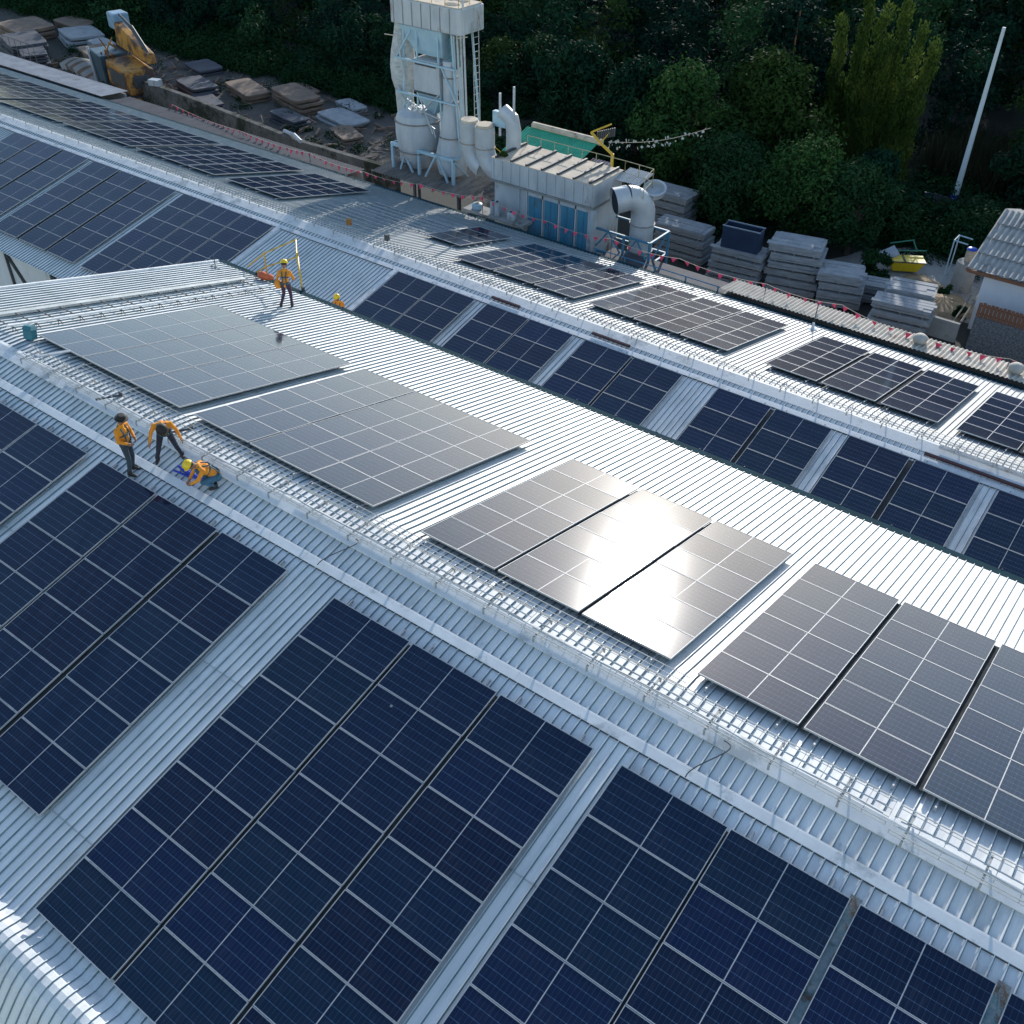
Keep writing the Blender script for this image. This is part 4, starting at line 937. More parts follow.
m = MB(); m.lathe([(.45, 0), (.48, .4), (.45, .9)], n=20); m.build('body', M_CONCTOP, t, True)
m = MB(); m.lathe([(.47, .905), (.5, .93), (.4, 1.02), (.1, 1.08)], n=20); m.build('lid', M_BLUE, t, True)
fr = thing('pipe_stand', 'slim pale blue pipe frame next to the concrete water tank', 'pipe frame', (-10.4, 46.6, ZG))
m = MB()
for a, b in (((0, 0, 0), (0, 0, 2.9)), ((0, .9, 0), (0, .9, 2.9)), ((0, 0, 2.9), (0, .9, 2.9)), ((0, 0, 2.9), (.8, -.1, 2.9)), ((0, .9, 2.9), (.8, .8, 2.9))): m.tube([a, b], .04, 6)
m.build('frame', M_PALEBLUE, fr)
# utility pole
t = thing('utility_pole', 'tall leaning pale concrete pole in front of the woods', 'pole', (-13.8, 59.0, ZG))
m = MB(); m.hexa([(-.17, -.14, 0), (.17, -.14, 0), (.17, .14, 0), (-.17, .14, 0)], [(-.09, -.08, 11.4), (.09, -.08, 11.4), (.09, .08, 11.4), (-.09, .08, 11.4)]); m.build('shaft', noisy('pole_concrete', (.42, .47, .5), (.55, .6, .62), 1.5, .8, stretch=(1, 1, .4)), t)
m = MB(); m.box(-.3, .3, -.15, -.1, .2, .9); m.build('base_plate', M_BLUE, t)
# rusty sheet fence behind yard
fn = thing('sheet_fence', 'dark sheet fence at the edge of the woods by the pole foot', 'fence', (-15.5, 57.6, ZG))
for i in range(16):
    m = MB(); m.box(i * .62, i * .62 + .56, 0, .05, 0, 1.2 + random.uniform(-.08, .08)); m.build('panel', M_DARKSTEEL if i % 3 else M_DKBLUE, fn, rot=(0, 0, random.uniform(-.05, .05)))
# thin bare pole in the woods
m = MB(); m.tube([(0, 0, 0), (0.05, 0, 10.5)], [.1, .05], 8); tag(m.build('post', M_WOOD, loc=(-27.0, 59, ZG)), 'thin bare brownish post standing among the trees, left of the pale green slender trees', 'post')

# ------------------------------------------------------------------ upper left yard: slab piles and digger
def slab_pile(cx, cy, w, d, n, th, rz, seed, lab, mat=M_SLABDARK, z0=ZG):
    th *= .62; rnd = random.Random(seed); t = thing('slab_pile', lab, 'slab pile', (cx, cy, z0), (0, 0, rz), 'brown slab piles behind the retaining wall')
    for k in range(n):
        m = MB(); nn = 24; poly = []
        for i in range(nn):
            a = 2 * PI * i / nn; c_, s_ = math.cos(a), math.sin(a); q = 1 / max(abs(c_), abs(s_))
            q = min(q, 1.34) * (1 + rnd.uniform(-.025, .025)); poly.append((w / 2 * c_ * q, d / 2 * s_ * q))
        m.prism(poly, k * (th + .09), k * (th + .09) + th); m.build('slab', mat, t, loc=(rnd.uniform(-.15, .15), rnd.uniform(-.15, .15), 0), rot=(rnd.uniform(-.02, .02), rnd.uniform(-.02, .02), rnd.uniform(-.05, .05)), bevel=.05)
slab_pile(-69.4, 46.0, 4.6, 2.3, 3, .35, R(-18), 1, 'flat brown slab pile behind the wall, left of the larger one')
slab_pile(-64.0, 46.6, 5.0, 2.4, 4, .38, R(-16), 2, 'larger flat brown slab pile in the middle of the upper left yard')
slab_pile(-58.6, 46.2, 4.4, 2.4, 2, .3, R(-14), 3, 'low grey slab pile nearest the dust tower', M_SLAB)
slab_pile(-87.5, 44.2, 3.4, 2.6, 4, .4, R(-20), 4, 'brown rounded slab pile left of the digger')
slab_pile(-95.0, 47.5, 4.6, 3.4, 3, .4, R(-20), 5, 'grey brown slab pile under the scrub at the upper left', M_SLAB)
slab_pile(-101, 45.5, 5.2, 4.0, 3, .5, R(-10), 6, 'broad slab pile in the very top left corner')
slab_pile(-95, 41.5, 5.0, 3.4, 4, .5, R(-18), 7, 'dark slab pile behind the pale strip roof in the top left', M_DKROOF)
slab_pile(-73.5, 44.0, 4.0, 2.4, 3, .35, R(-16), 8, 'dark slab pile right of the digger', M_DKROOF)
slab_pile(-78.0, 48.5, 3.6, 2.4, 2, .35, R(-16), 9, 'dark slab pile half hidden behind the digger', M_DKROOF)
t = thing('sheet_heap', 'slumped heap of overlapping old corrugated sheets left of the digger', 'sheet heap', (-84.2, 40.6, ZG), (0, 0, R(-10)))
for k in range(15):
    m = MB(); nn = 10; vs = []; fs = []
    for j in range(nn + 1):
        y = -1.1 + 2.2 * j / nn; z = .9 * math.cos(y * .9)
        vs += [(-.1, y, z), (.55, y, z - .12), (-.1, y, z - .05), (.55, y, z - .17)]
    for j in range(nn):
        a = j * 4; fs += [(a, a + 1, a + 5, a + 4), (a + 2, a + 6, a + 7, a + 3), (a, a + 4, a + 6, a + 2), (a + 1, a + 3, a + 7, a + 5)]
    m.add(vs, fs); m.build('sheet', M_ASBGREY if k % 3 else M_SLABDARK, t, loc=(-3.3 + k * .42, random.uniform(-.1, .1), .35 + .25 * math.sin(k * .3)), rot=(0, .5, random.uniform(-.06, .06)))
for k, (cx, cy, w_, d_, n_, th_, rz, lab, mt_) in enumerate((
    (-91.5, 40.2, 3.6, 2.2, 5, .3, -25, 'dark leaning slab pile left of the sheet heap', M_DKROOF), (-99.5, 50.0, 4.5, 2.6, 3, .35, -8, 'dim slab pile deep in the scrub at the top left', M_SLABDARK),
    (-90.8, 46.8, 3.0, 1.8, 3, .35, -15, 'dim grey pile between the two upper left brown piles', M_SLAB), (-70.6, 42.6, 4.4, 1.6, 2, .3, -22, 'low dark pile just behind the wall, left part', M_DKROOF),
    (-61.5, 43.2, 3.8, 1.6, 3, .28, -10, 'low dark pile just behind the wall, middle part', M_DKROOF), (-55.6, 43.6, 3.2, 1.8, 2, .3, -24, 'low brown pile close to the dust tower', M_SLABDARK),
    (-66.6, 49.4, 3.6, 1.6, 2, .3, -12, 'brown pile half under the scrub behind the larger pile', M_SLABDARK), (-60.2, 49.0, 3.0, 1.5, 2, .3, -16, 'grey pile half under the scrub, right part', M_SLAB))):
    slab_pile(cx, cy, w_, d_, n_, th_, R(rz), 20 + k, lab, mt_)
db = MB()
for k in range(260):
    x = random.uniform(-92, -47); y = random.uniform(40.2, 49.5); a = random.uniform(0, 3.14); L_ = random.uniform(.2, 1.3); z = random.uniform(.03, .3)
    db.tube([(x, y, z), (x + math.cos(a) * L_, y + math.sin(a) * L_, z + random.uniform(-.02, .25))], random.uniform(.03, .13), 4)
tag(db.build('debris', M_SLABDARK, loc=(0, 0, ZG)), kind='stuff')
dg = thing('digger', 'rusty orange digger with a steel blue bucket at the upper left', 'digger', (-78.2, 39.8, ZG), (0, 0, R(-14))); dg.scale = (1.25, 1.25, 1.25)
m = MB(); m.hexa([(.4, -.9, .9), (4.0, -.9, .9), (4.0, 1.0, .9), (.4, 1.0, .9)], [(.5, -.9, 2.5), (3.7, -.9, 2.3), (3.7, 1.0, 2.3), (.5, 1.0, 2.5)]); m.build('body', M_ORANGE, dg, bevel=.1)
m = MB(); m.hexa([(-1.6, .8, 2.7), (3.6, .8, 2.5), (3.6, 1.4, 2.5), (-1.6, 1.4, 2.7)], [(-1.2, .8, 4.2), (3.4, .8, 3.1), (3.4, 1.4, 3.1), (-1.2, 1.4, 4.2)]); m.build('boom', M_ORANGE, dg, bevel=.08)
m = MB(); m.hexa([(-2.6, -.7, .4), (-.1, -.9, .4), (-.1, .6, .4), (-2.6, .4, .4)], [(-2.2, -.9, 2.6), (.2, -1.1, 2.6), (.2, .8, 2.6), (-2.2, .6, 2.6)]); m.build('bucket', noisy('bucket_steel', (.03, .07, .1), (.08, .14, .18), 1.5, .5, .4, stain=(.12, .07, .04)), dg, bevel=.06)
m = MB(); m.tube([(-2.0, -.9, .3), (-2.3, -.95, 2.7)], .09, 6); m.build('bucket_arm', M_WHITEPAINT, dg)
m = MB(); m.box(-2.6, -1.4, .9, 2.0, 3.6, 4.6); m.build('cab', noisy('cab_paint', (.12, .22, .32), (.25, .36, .45), 2, .5, stain=(.2, .16, .1)), dg, bevel=.1)
m = MB(); m.box(-.8, 4.4, -1.1, -.3, .05, .8); m.box(-.8, 4.4, .5, 1.3, .05, .8); m.build('track', M_RUST, dg, bevel=.15)
for y in (-.7, .9):
    m = MB()
    for k in range(14): m.box(-.75 + k * .37, -.6 + k * .37, y - .45, y + .45, .801, .86)
    m.build('track_plates', M_DARKSTEEL, dg)
m = MB(); m.tube([(3.2, 1.1, 3.0), (1.0, 1.1, 4.3)], .13, 8); m.tube([(1.0, 1.1, 4.3), (-.6, 1.05, 4.75)], .08, 8); m.build('hydraulic_ram', M_DARKSTEEL, dg, True)
m = MB(); m.box(1.0, 3.4, -.93, -.905, 1.2, 2.1); m.box(3.72, 3.98, -.5, .6, 1.3, 2.0); m.build('engine_grille', M_DARKSTEEL, dg)
m = MB()
for k in range(10): m.box(-1 + random.uniform(-1, 5), random.uniform(-.5, .8) + 0, -1.6 + random.uniform(-.4, .1), -1.3, .05, random.uniform(.2, .6))
m.build('scrap', M_RUST, dg)
m = MB()
for k in range(16): m.tube([(random.uniform(-1.5, .4), random.uniform(-1, 1), random.uniform(.3, 2.5)), (random.uniform(-1.5, 1.2), random.uniform(-1, 1), random.uniform(1.5, 3.8))], random.uniform(.04, .09), 5)
m.build('linkage', M_RUST, dg)
t = thing('handrail', 'thin grey handrail at the left edge behind the pale strip roof', 'handrail', (-90, 34.6, ZG))
m = MB(); rail_run(m, [(0, 0, 0), (9.5, -.5, 0)], 3.0, 4.6, .025); m.build('rails', M_DARKSTEEL, t)
m = MB(); m.box(-.45, .45, -.3, .3, 0, .45); tag(m.build('box', M_WHITEPAINT, loc=(-71.5, 38.5, ZG + 2.2), rot=(0, 0, .3)), 'small pale box on the wall right of the digger', 'box')
m = MB(); m.tube([(-1.2, .5, 0), (.2, .1, .12), (1.4, -.4, .02)], .14, 6); tag(m.build('pipe', M_WHITEPAINT, loc=(-54.0, 36.6, ZG + 2.3)), 'bent pale pipe lying on the retaining wall', 'pipe')

# ------------------------------------------------------------------ vegetation
def leaf_cloud(cent, rad, n, size, rng, up=.3, squash=.85, droop=0):
    """n leaf quads on the shells of a set of clumps -> vertex array (4n,3)"""
    cent = np.asarray(cent, float); rad = np.asarray(rad, float)
    w = rad ** 2; idx = rng.choice(len(cent), n, p=w / w.sum())
    d = rng.normal(size=(n, 3)); d /= np.linalg.norm(d, axis=1)[:, None]
    rr = rng.random(n) ** .5 * .8 + .35
    rr *= 1 + .35 * np.sin(d[:, 0] * 7 + idx * 1.7) * np.sin(d[:, 1] * 6 + idx) * .6 + .18 * np.maximum(0, rng.normal(size=n)) * .5
    c = cent[idx] + d * (rad[idx] * rr)[:, None] * np.array([1, 1, squash])
    nn = d * .8 + rng.normal(size=(n, 3)) * .6 + np.array([0, 0, up]); nn /= np.linalg.norm(nn, axis=1)[:, None]
    a = np.cross(nn, rng.normal(size=(n, 3))); a /= np.linalg.norm(a, axis=1)[:, None]
    if droop: a = a * (1 - droop) + np.array([0, 0, -droop]); a /= np.linalg.norm(a, axis=1)[:, None]
    b = np.cross(nn, a)
    s = size * (0.6 + .8 * rng.random(n))[:, None]
    v = np.stack([c - a * s, c - b * s * .45, c + a * s, c + b * s * .45], 1)
    return v.reshape(-1, 3)
def quads_obj(name, v, mat, parent=None, loc=(0, 0, 0), mi=None):
    n = len(v) // 4; me = bpy.data.meshes.new(name)
    me.vertices.add(4 * n); me.vertices.foreach_set('co', v.astype(np.float32).ravel())
    me.loops.add(4 * n); me.loops.foreach_set('vertex_index', np.arange(4 * n, dtype=np.int32))
    me.polygons.add(n); me.polygons.foreach_set('loop_start', np.arange(n, dtype=np.int32) * 4); me.polygons.foreach_set('loop_total', np.full(n, 4, dtype=np.int32))
    for q in (mat if isinstance(mat, (list, tuple)) else [mat]): me.materials.append(q)
    if mi is not None: me.polygons.foreach_set('material_index', np.asarray(mi, dtype=np.int32))
    me.update(calc_edges=True)
    o = bpy.data.objects.new(name, me); COL.objects.link(o); o.parent = parent; o.location = loc; return o
def clumps(H, Rr, rng, n=26, base=.35):
    cs = []; rs = []
    for i in range(n):
        t = rng.random(); z = H * (base + (1 - base) * t); k = math.sin(PI * min(1, .18 + t * .8)) ** .7
        a = rng.random() * 6.283; r = Rr * k * math.sqrt(rng.random()) * .85
        cs.append((r * math.cos(a), r * math.sin(a), z - .1 * H)); rs.append(Rr * (.22 + .2 * rng.random()))
    return cs, rs
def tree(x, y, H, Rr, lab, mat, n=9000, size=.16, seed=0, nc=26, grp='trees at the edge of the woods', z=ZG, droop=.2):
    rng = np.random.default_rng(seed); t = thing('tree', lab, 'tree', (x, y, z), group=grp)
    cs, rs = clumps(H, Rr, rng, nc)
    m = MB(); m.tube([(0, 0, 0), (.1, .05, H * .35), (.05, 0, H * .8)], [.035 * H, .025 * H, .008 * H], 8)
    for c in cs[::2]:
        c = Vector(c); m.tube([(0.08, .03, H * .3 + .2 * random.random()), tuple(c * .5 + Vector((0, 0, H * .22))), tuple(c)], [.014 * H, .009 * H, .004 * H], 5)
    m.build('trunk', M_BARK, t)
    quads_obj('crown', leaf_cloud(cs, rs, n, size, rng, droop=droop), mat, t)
tree(-24.4, 46.0, 6.2, 3.2, 'feathery tree right behind the blue crate and first stack', M_LEAF2, 12000, .13, 1)
tree(-19.6, 47.0, 6.6, 3.6, 'feathery tree overhanging the tallest sheet stack', M_LEAFD, 12000, .13, 2)
tree(-16.6, 47.5, 5.6, 2.8, 'feathery tree left of the yellow skip', M_LEAF2, 11000, .13, 3)
tree(-29.6, 50.2, 8.4, 3.8, 'rounded mid green tree right of the jib crane', M_LEAFD, 11000, .16, 4)
tree(-25.5, 52.5, 9.8, 4.2, 'big rounded tree in the middle of the woods edge', M_LEAFC, 12000, .18, 5)
tree(-34.5, 51.5, 7.6, 3.6, 'dark tree directly behind the green roof', M_LEAF, 10000, .18, 6)
tree(-17.4, 53.0, 4.4, 2.6, 'dark tree in front of the pale green slender trees', M_LEAF, 10000, .15, 7)
tree(-15.8, 51.6, 3.0, 2.0, 'low leafy tree left of the pole foot', M_LEAF2, 8000, .13, 8)
tree(-11.2, 54.0, 2.2, 2.4, 'low bright leafy tree right of the pole foot', M_LEAF2, 8000, .14, 9)
tree(-28.0, 60.5, 11.2, 4.4, 'tall dark tree with a teal crown behind the big rounded tree', M_LEAFB, 12000, .2, 10)
tree(-40.5, 53.0, 7.4, 3.6, 'dark tree right behind the dust tower', M_LEAF, 9000, .2, 11)
tree(-9.0, 60.5, 5.5, 3.2, 'dark bushy tree behind the house roof', M_LEAF, 9000, .18, 12)
# the slender pale trees (one cluster of separate columns)
for k, (dx, dy, h, r) in enumerate(((2.6, .2, 9.8, .8), (-1.5, 0, 10.4, .75), (-.6, .5, 12.2, .7), (.3, 0, 11.4, .75), (1.1, .4, 12.4, .7), (1.9, 0, 10.8, .8), (.7, -.6, 9.4, .8), (-.2, -.5, 8.6, .8))):
    rng = np.random.default_rng(50 + k); t = thing('slender_tree', 'one of the slender upright yellowish green trees left of the pale pole', 'tree', (-21.6 + dx * 1.15, 59.0 + dy, ZG), (R(random.uniform(-2, 2)), R(dx * 2.2), 0), 'slender upright trees')
    cs = [(rng.normal() * .12, rng.normal() * .12, 1 + (h - 1.2) * j / 17) for j in range(18)]; rs = [r * (1 - .55 * j / 17) * (.8 + .4 * rng.random()) for j in range(18)]
    m = MB(); m.tube([(0, 0, 0), (0, 0, h * .95)], [.12, .02], 6); m.build('trunk', M_BARK, t)
    quads_obj('crown', leaf_cloud(cs, rs, 8000, .11, rng, squash=1.5, droop=.65), M_LEAF3, t)
rngd = np.random.default_rng(44); V_ = []
for k in range(70):
    x = rngd.uniform(-95, -47); y = rngd.uniform(40, 50.5); r = rngd.uniform(.25, .75); V_.append(leaf_cloud([(x, y, ZG + r * .3)], [r], 160, .09, rngd))
for k in range(26):
    x = rngd.uniform(-16, -8.6); y = rngd.uniform(48.5, 52); r = rngd.uniform(.25, .6); V_.append(leaf_cloud([(x, y, ZG + r * .3)], [r], 160, .07, rngd))
tag(quads_obj('weeds', np.concatenate(V_), M_SCRUB), kind='stuff')
# bush by the stack
rng = np.random.default_rng(77); t = thing('bush', 'round dark leafy bush between the stacks and the yellow skip', 'bush', (-13.8, 44.6, ZG))
cs, rs = clumps(2.0, 1.15, rng, 14, .1); quads_obj('leaves', leaf_cloud(cs, rs, 3500, .12, rng), M_SCRUB, t)
for k, (x, y, lab) in enumerate(((-9.9, 45.4, 'small bush at the foot of the pipe frame'), (-8.3, 43.2, 'small bush by the sloping rail near the house wall'))):
    rng = np.random.default_rng(90 + k); cs, rs = clumps(.9, .45, rng, 8, .1)
    t = thing('bush', lab, 'bush', (x, y, ZG)); quads_obj('leaves', leaf_cloud(cs, rs, 900, .08, rng), M_LEAF2, t)
# moss tufts on the filter housing and wall
for k, (x, y, z, lab) in enumerate(((-31.6, 31.9, ZG + 7.0, 'yellow green weed tuft on the left corner of the filter housing'), (-50.5, 38.6, ZG, 'green weed clump behind the wall near the bent pipe'))):
    rng = np.random.default_rng(120 + k); s = 1 if k == 0 else 2.4
    cs, rs = clumps(.35 * s, .35 * s, rng, 6, .1); t = thing('weed_tuft', lab, 'weeds', (x, y, z)); quads_obj('leaves', leaf_cloud(cs, rs, 500, .05 * s, rng), M_LEAF3 if k == 0 else M_LEAF2, t)
# wood behind, one mass
def forest():
    rng = np.random.default_rng(5); V = []; MI = []
    def lim(y): return -7.7 + (y - 31) * .285
    pts = []
    for gy in np.arange(50, 150, 4.2):
        for gx in np.arange(-150, 35, 4.3):
            x = gx + rng.normal() * 1.3; y = gy + rng.normal() * 1.2
            if x < -46 and y < 53: continue
            if x > -47 and y < 56: continue
            if -27 < x < -3 and y < 63.5: continue
            if x < -150: continue
            pts.append((x, y))
    for (x, y) in pts:
        g0 = gz(x, y)
        low = x < -46
        H = (4.2 + rng.random() * 2.2) if low and y < 66 else (8.2 + rng.random() * 3.6)
        H = min(H, lim(y) - g0) if y < 72 else H
        H = max(H, 3.2); Rr = 2.5 + rng.random() * 1.0
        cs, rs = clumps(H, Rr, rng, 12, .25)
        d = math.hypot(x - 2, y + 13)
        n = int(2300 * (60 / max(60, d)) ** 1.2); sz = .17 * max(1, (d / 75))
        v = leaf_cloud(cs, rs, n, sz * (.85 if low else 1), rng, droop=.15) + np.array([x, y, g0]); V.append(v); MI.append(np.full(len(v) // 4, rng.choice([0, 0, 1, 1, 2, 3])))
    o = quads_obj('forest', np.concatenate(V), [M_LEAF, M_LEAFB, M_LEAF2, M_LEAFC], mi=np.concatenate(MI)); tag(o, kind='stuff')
    # undergrowth along the front edge
    V = []
    for k in range(900):
        u = rng.random()
        if u < .55: x = rng.uniform(-118, -48); y = 50.6 + abs(rng.normal()) * 4.5
        elif u < .8: x = rng.uniform(-46, -22); y = 45.5 + abs(rng.normal()) * 4
        else: x = rng.uniform(-21, -4); y = 51 + abs(rng.normal()) * 5
        r = rng.uniform(.6, 1.5)
        V.append(leaf_cloud([(x, y, ZG + r * .4), (x + r * .7, y, ZG + r * .3)], [r, r * .8], 420, .13, rng))
    tag(quads_obj('undergrowth', np.concatenate(V), M_SCRUB), kind='stuff')
    # reeds
    n = 5200; x = rng.uniform(-17.5, -8.5, n); y = rng.uniform(62, 68, n); h = rng.uniform(1.6, 3.4, n)
    a = rng.normal(size=(n, 2)) * .25; b0 = np.stack([x, y, np.full(n, ZG)], 1); w = np.stack([rng.normal(size=n) * .03, rng.normal(size=n) * .03, np.zeros(n)], 1)
    tp = b0 + np.stack([a[:, 0] * h, a[:, 1] * h, h], 1)
    tag(quads_obj('reeds', np.stack([b0 - w, b0 + w, tp + w * .3, tp - w * .3], 1).reshape(-1, 3), M_REED), kind='stuff')
forest()

# ------------------------------------------------------------------ people
def person(label, pos, rz, J, helmet=True, trous=M_TROUSER, facing=(0, 1, 0), scale=1.0, hat=None, bag=False, tilt=(0, 0)):
    """J: joint dictionary in metres, x to the person's right, y forward, z up"""
    root = thing('person', label, 'person', pos, (tilt[0], tilt[1], rz)); root.scale = (scale,) * 3
    segs = []                                   # (a, b, ra, rb, matindex)
    V3 = Vector
    def S(a, b, ra, rb, mi): segs.append((V3(a), V3(b), ra, rb, mi))
    hip, ch, nk, hd = V3(J['hip']), V3(J['chest']), V3(J['neck']), V3(J['head'])
    side = V3(J.get('side', (1, 0, 0))).normalized()
    S(hip - side * .075, hip + side * .075, .115, .115, 2); S(hip, (hip + ch) / 2, .12, .125, 1); S((hip + ch) / 2, ch, .125, .135, 1)
    S(ch - side * .10, ch + side * .10, .115, .115, 1); S(ch, nk, .11, .065, 1)
    sr, slf = ch + side * .19 + (nk - ch) * .45, ch - side * .19 + (nk - ch) * .45
    S(nk, sr, .06, .06, 1); S(nk, slf, .06, .06, 1); S(ch, sr, .1, .07, 1); S(ch, slf, .1, .07, 1)
    S(nk, hd, .055, .06, 0)
    f = V3(J.get('face', (0, 1, 0))).normalized(); upv = (hd - nk).normalized(); rt = f.cross(upv).normalized()
    S(hd + upv * .10 - f * .015, hd + upv * .12 + f * .01, .095, .09, 0); S(hd + upv * .02 + f * .03, hd + upv * .05 + f * .035, .062, .075, 0)
    S(hd + upv * .075 + f * .095, hd + upv * .045 + f * .112, .014, .018, 0)            # nose
    S(hd + upv * .02 + f * .09 - rt * .02, hd + upv * .02 + f * .09 + rt * .02, .012, .012, 0)  # mouth
    for sg in (-1, 1): S(hd + upv * .07 + rt * sg * .093, hd + upv * .10 + rt * sg * .095, .016, .018, 0)
    for sd, sh in (('R', sr), ('L', slf)):
        el, ha = V3(J['elbow' + sd]), V3(J['hand' + sd])
        S(sh, el, .062, .048, 1); S(el, el.lerp(ha, .85), .047, .036, 1); S(el.lerp(ha, .85), ha, .030, .028, 0)
        d = (ha - el).normalized(); pl = side * (1 if sd == 'R' else -1); q = d.cross(pl).normalized()
        S(ha, ha + d * .05, .034, .034, 0); wv = pl.cross(d).normalized()
        for i, (o, l) in enumerate(((-.032, .062), (-.011, .072), (.011, .068), (.032, .052))):
            b = ha + d * .065 + wv * o; k1 = b + d * l * .55 - pl * .008; k2 = k1 + (d * .6 - pl * .8).normalized() * l * .5
            S(b, k1, .0105, .0095, 0); S(k1, k2, .0095, .008, 0)
        tb = ha + wv * -.03 + d * .01; t1 = tb + (d * .5 - wv * .8).normalized() * .04; S(tb, t1, .014, .011, 0); S(t1, t1 + d * .03, .011, .009, 0)
        kn, an, fo = V3(J['knee' + sd]), V3(J['ankle' + sd]), V3(J['toe' + sd])
        hj = hip + side * (.09 if sd == 'R' else -.09)
        S(hj, kn, .095, .062, 2); S(kn, an, .062, .045, 2); S(an, an + (an - kn).normalized() * .03, .045, .045, 2)
    mb = MB()
    def cap(a, b, ra, rb):
        ax = (b - a); L = ax.length; ax = ax.normalized() if L > 1e-6 else V3((0, 0, 1)); pts = []; rs = []
        for t in (-1, -.8, -.4, 0): pts.append(a + ax * ra * t); rs.append(ra * math.sqrt(max(0.0004, 1 - t * t)))
        for t in (0, .4, .8, 1): pts.append(b + ax * rb * t); rs.append(rb * math.sqrt(max(0.0004, 1 - t * t)))
        if L < 1e-4: pts.pop(4); rs.pop(4)
        mb.tube(pts, rs, 10)
    for s in segs: cap(*s[:4])
    tmp = mb.build('tmp', M_SKIN)
    rm = tmp.modifiers.new('r', 'REMESH'); rm.mode = 'VOXEL'; rm.voxel_size = .0075
    sm = tmp.modifiers.new('s', 'SMOOTH'); sm.factor = .5; sm.iterations = 3
    dg_ = bpy.context.evaluated_depsgraph_get(); me = bpy.data.meshes.new_from_object(tmp.evaluated_get(dg_))
    bpy.data.objects.remove(tmp)
    me.name = 'body'; me.materials.clear()
    for mm_ in (M_SKIN, M_SHIRT, trous): me.materials.append(mm_)
    npoly = len(me.polygons); co = np.empty(npoly * 3); me.polygons.foreach_get('center', co); co = co.reshape(-1, 3)
    best = np.full(npoly, 1e9); mi = np.zeros(npoly, int)
    for a, b, ra, rb, k in segs:
        A = np.array(a); Bv = np.array(b) - A; L2 = max(1e-9, Bv @ Bv); t = np.clip(((co - A) @ Bv) / L2, 0, 1)
        d = np.linalg.norm(co - A - t[:, None] * Bv, axis=1) - (ra + (rb - ra) * t); u = d < best; best[u] = d[u]; mi[u] = k
    me.polygons.foreach_set('material_index', mi.astype(np.int32)); me.polygons.foreach_set('use_smooth', [True] * npoly)
    body = bpy.data.objects.new('body', me); COL.objects.link(body); body.parent = root
    # boots
    for sd in 'RL':
        an, fo = V3(J['ankle' + sd]), V3(J['toe' + sd]); m = MB(); d = (fo - an); hz = V3((d.x, d.y, 0)).normalized()
        m.tube([an + V3((0, 0, .07)), an + V3((0, 0, -.02)), an + V3((0, 0, -.055)) + hz * .02], [.056, .058, .055], 10)
        m.tube([an - hz * .06 + V3((0, 0, -.055)), an + hz * .03 + V3((0, 0, -.05)), fo - hz * .03, fo + hz * .02], [.040, .050, .042, .022], 10); m.build('boot', M_BOOT, root, True)
    # eyes
    m = MB()
    for sg in (-1, 1): m.ball(hd + upv * .085 + f * .088 + rt * sg * .033, .012, 5)
    m.build('eyes', M_HAIR, root)
    # hair
    m = MB(); m.ball(hd + upv * .125 - f * .022, .098, 10, sc=(1, 1, .95)); m.build('hair', M_HAIR, root, True)
    c = hd + upv * .15
    if helmet:
        m = MB(); prof = [(.142, 0.0), (.14, .02), (.128, .07), (.095, .115), (.05, .135), (.01, .14)]
        m.lathe(prof, n=20); h = m.build('helmet', hat or M_HELM, root, True)
        h.location = c; h.rotation_mode = 'QUATERNION'; h.rotation_quaternion = Matrix((rt, f, upv)).transposed().to_quaternion()
        m = MB(); m.tube([(-.08, .11, .005), (0, .17, 0), (.08, .11, .005)], .018, 6); m.tube([(0, -.12, .12), (0, 0, .148), (0, .12, .1)], .012, 6); b = m.build('brim', hat or M_HELM, h, True)
    elif hat:
        m = MB(); m.lathe([(.165, 0), (.16, .012), (.11, .02), (.105, .09), (.08, .115), (.01, .12)], n=20); h = m.build('hat', hat, root, True)
        h.location = c - upv * .02; h.rotation_mode = 'QUATERNION'; h.rotation_quaternion = Matrix((rt, f, upv)).transposed().to_quaternion()
    # harness
    m = MB(); back = side.cross(nk - hip).normalized()
    if back.dot(f) > 0: back = -back
    fr_ = -back
    for sg in (-1, 1):
        a = nk + side * sg * .10; m.tube([hip + side * sg * .11 + fr_ * .10, (hip + ch) / 2 + side * sg * .08 + fr_ * .135, ch + side * sg * .09 + fr_ * .125, a + (nk - ch) * .1, ch + side * sg * .07 + back * .145, (hip + ch) / 2 + side * sg * .06 + back * .135, hip + side * sg * .10 + back * .115], .02, 6)
    for q in (0, 1):
        pc = hip.lerp(ch, .12 if q == 0 else .8); pts = [pc + side * .17 * math.cos(a) + fr_ * .145 * math.sin(a) for a in np.linspace(0, 2 * PI, 13)]; m.tube(pts, .022, 6)
    m.build('harness', M_STRAP, root, True)
    if bag:
        m = MB(); m.ball(hip + side * -.28 + fr_ * .05 + V3((0, 0, -.02)), .17, 8, sc=(.8, .6, 1.1)); m.build('tool_pouch', M_SHIRT, root, True)
    return root
def feet(sl, x, s): return P(sl, x, s, (H1F if sl == '1F' else H1K) + .03)
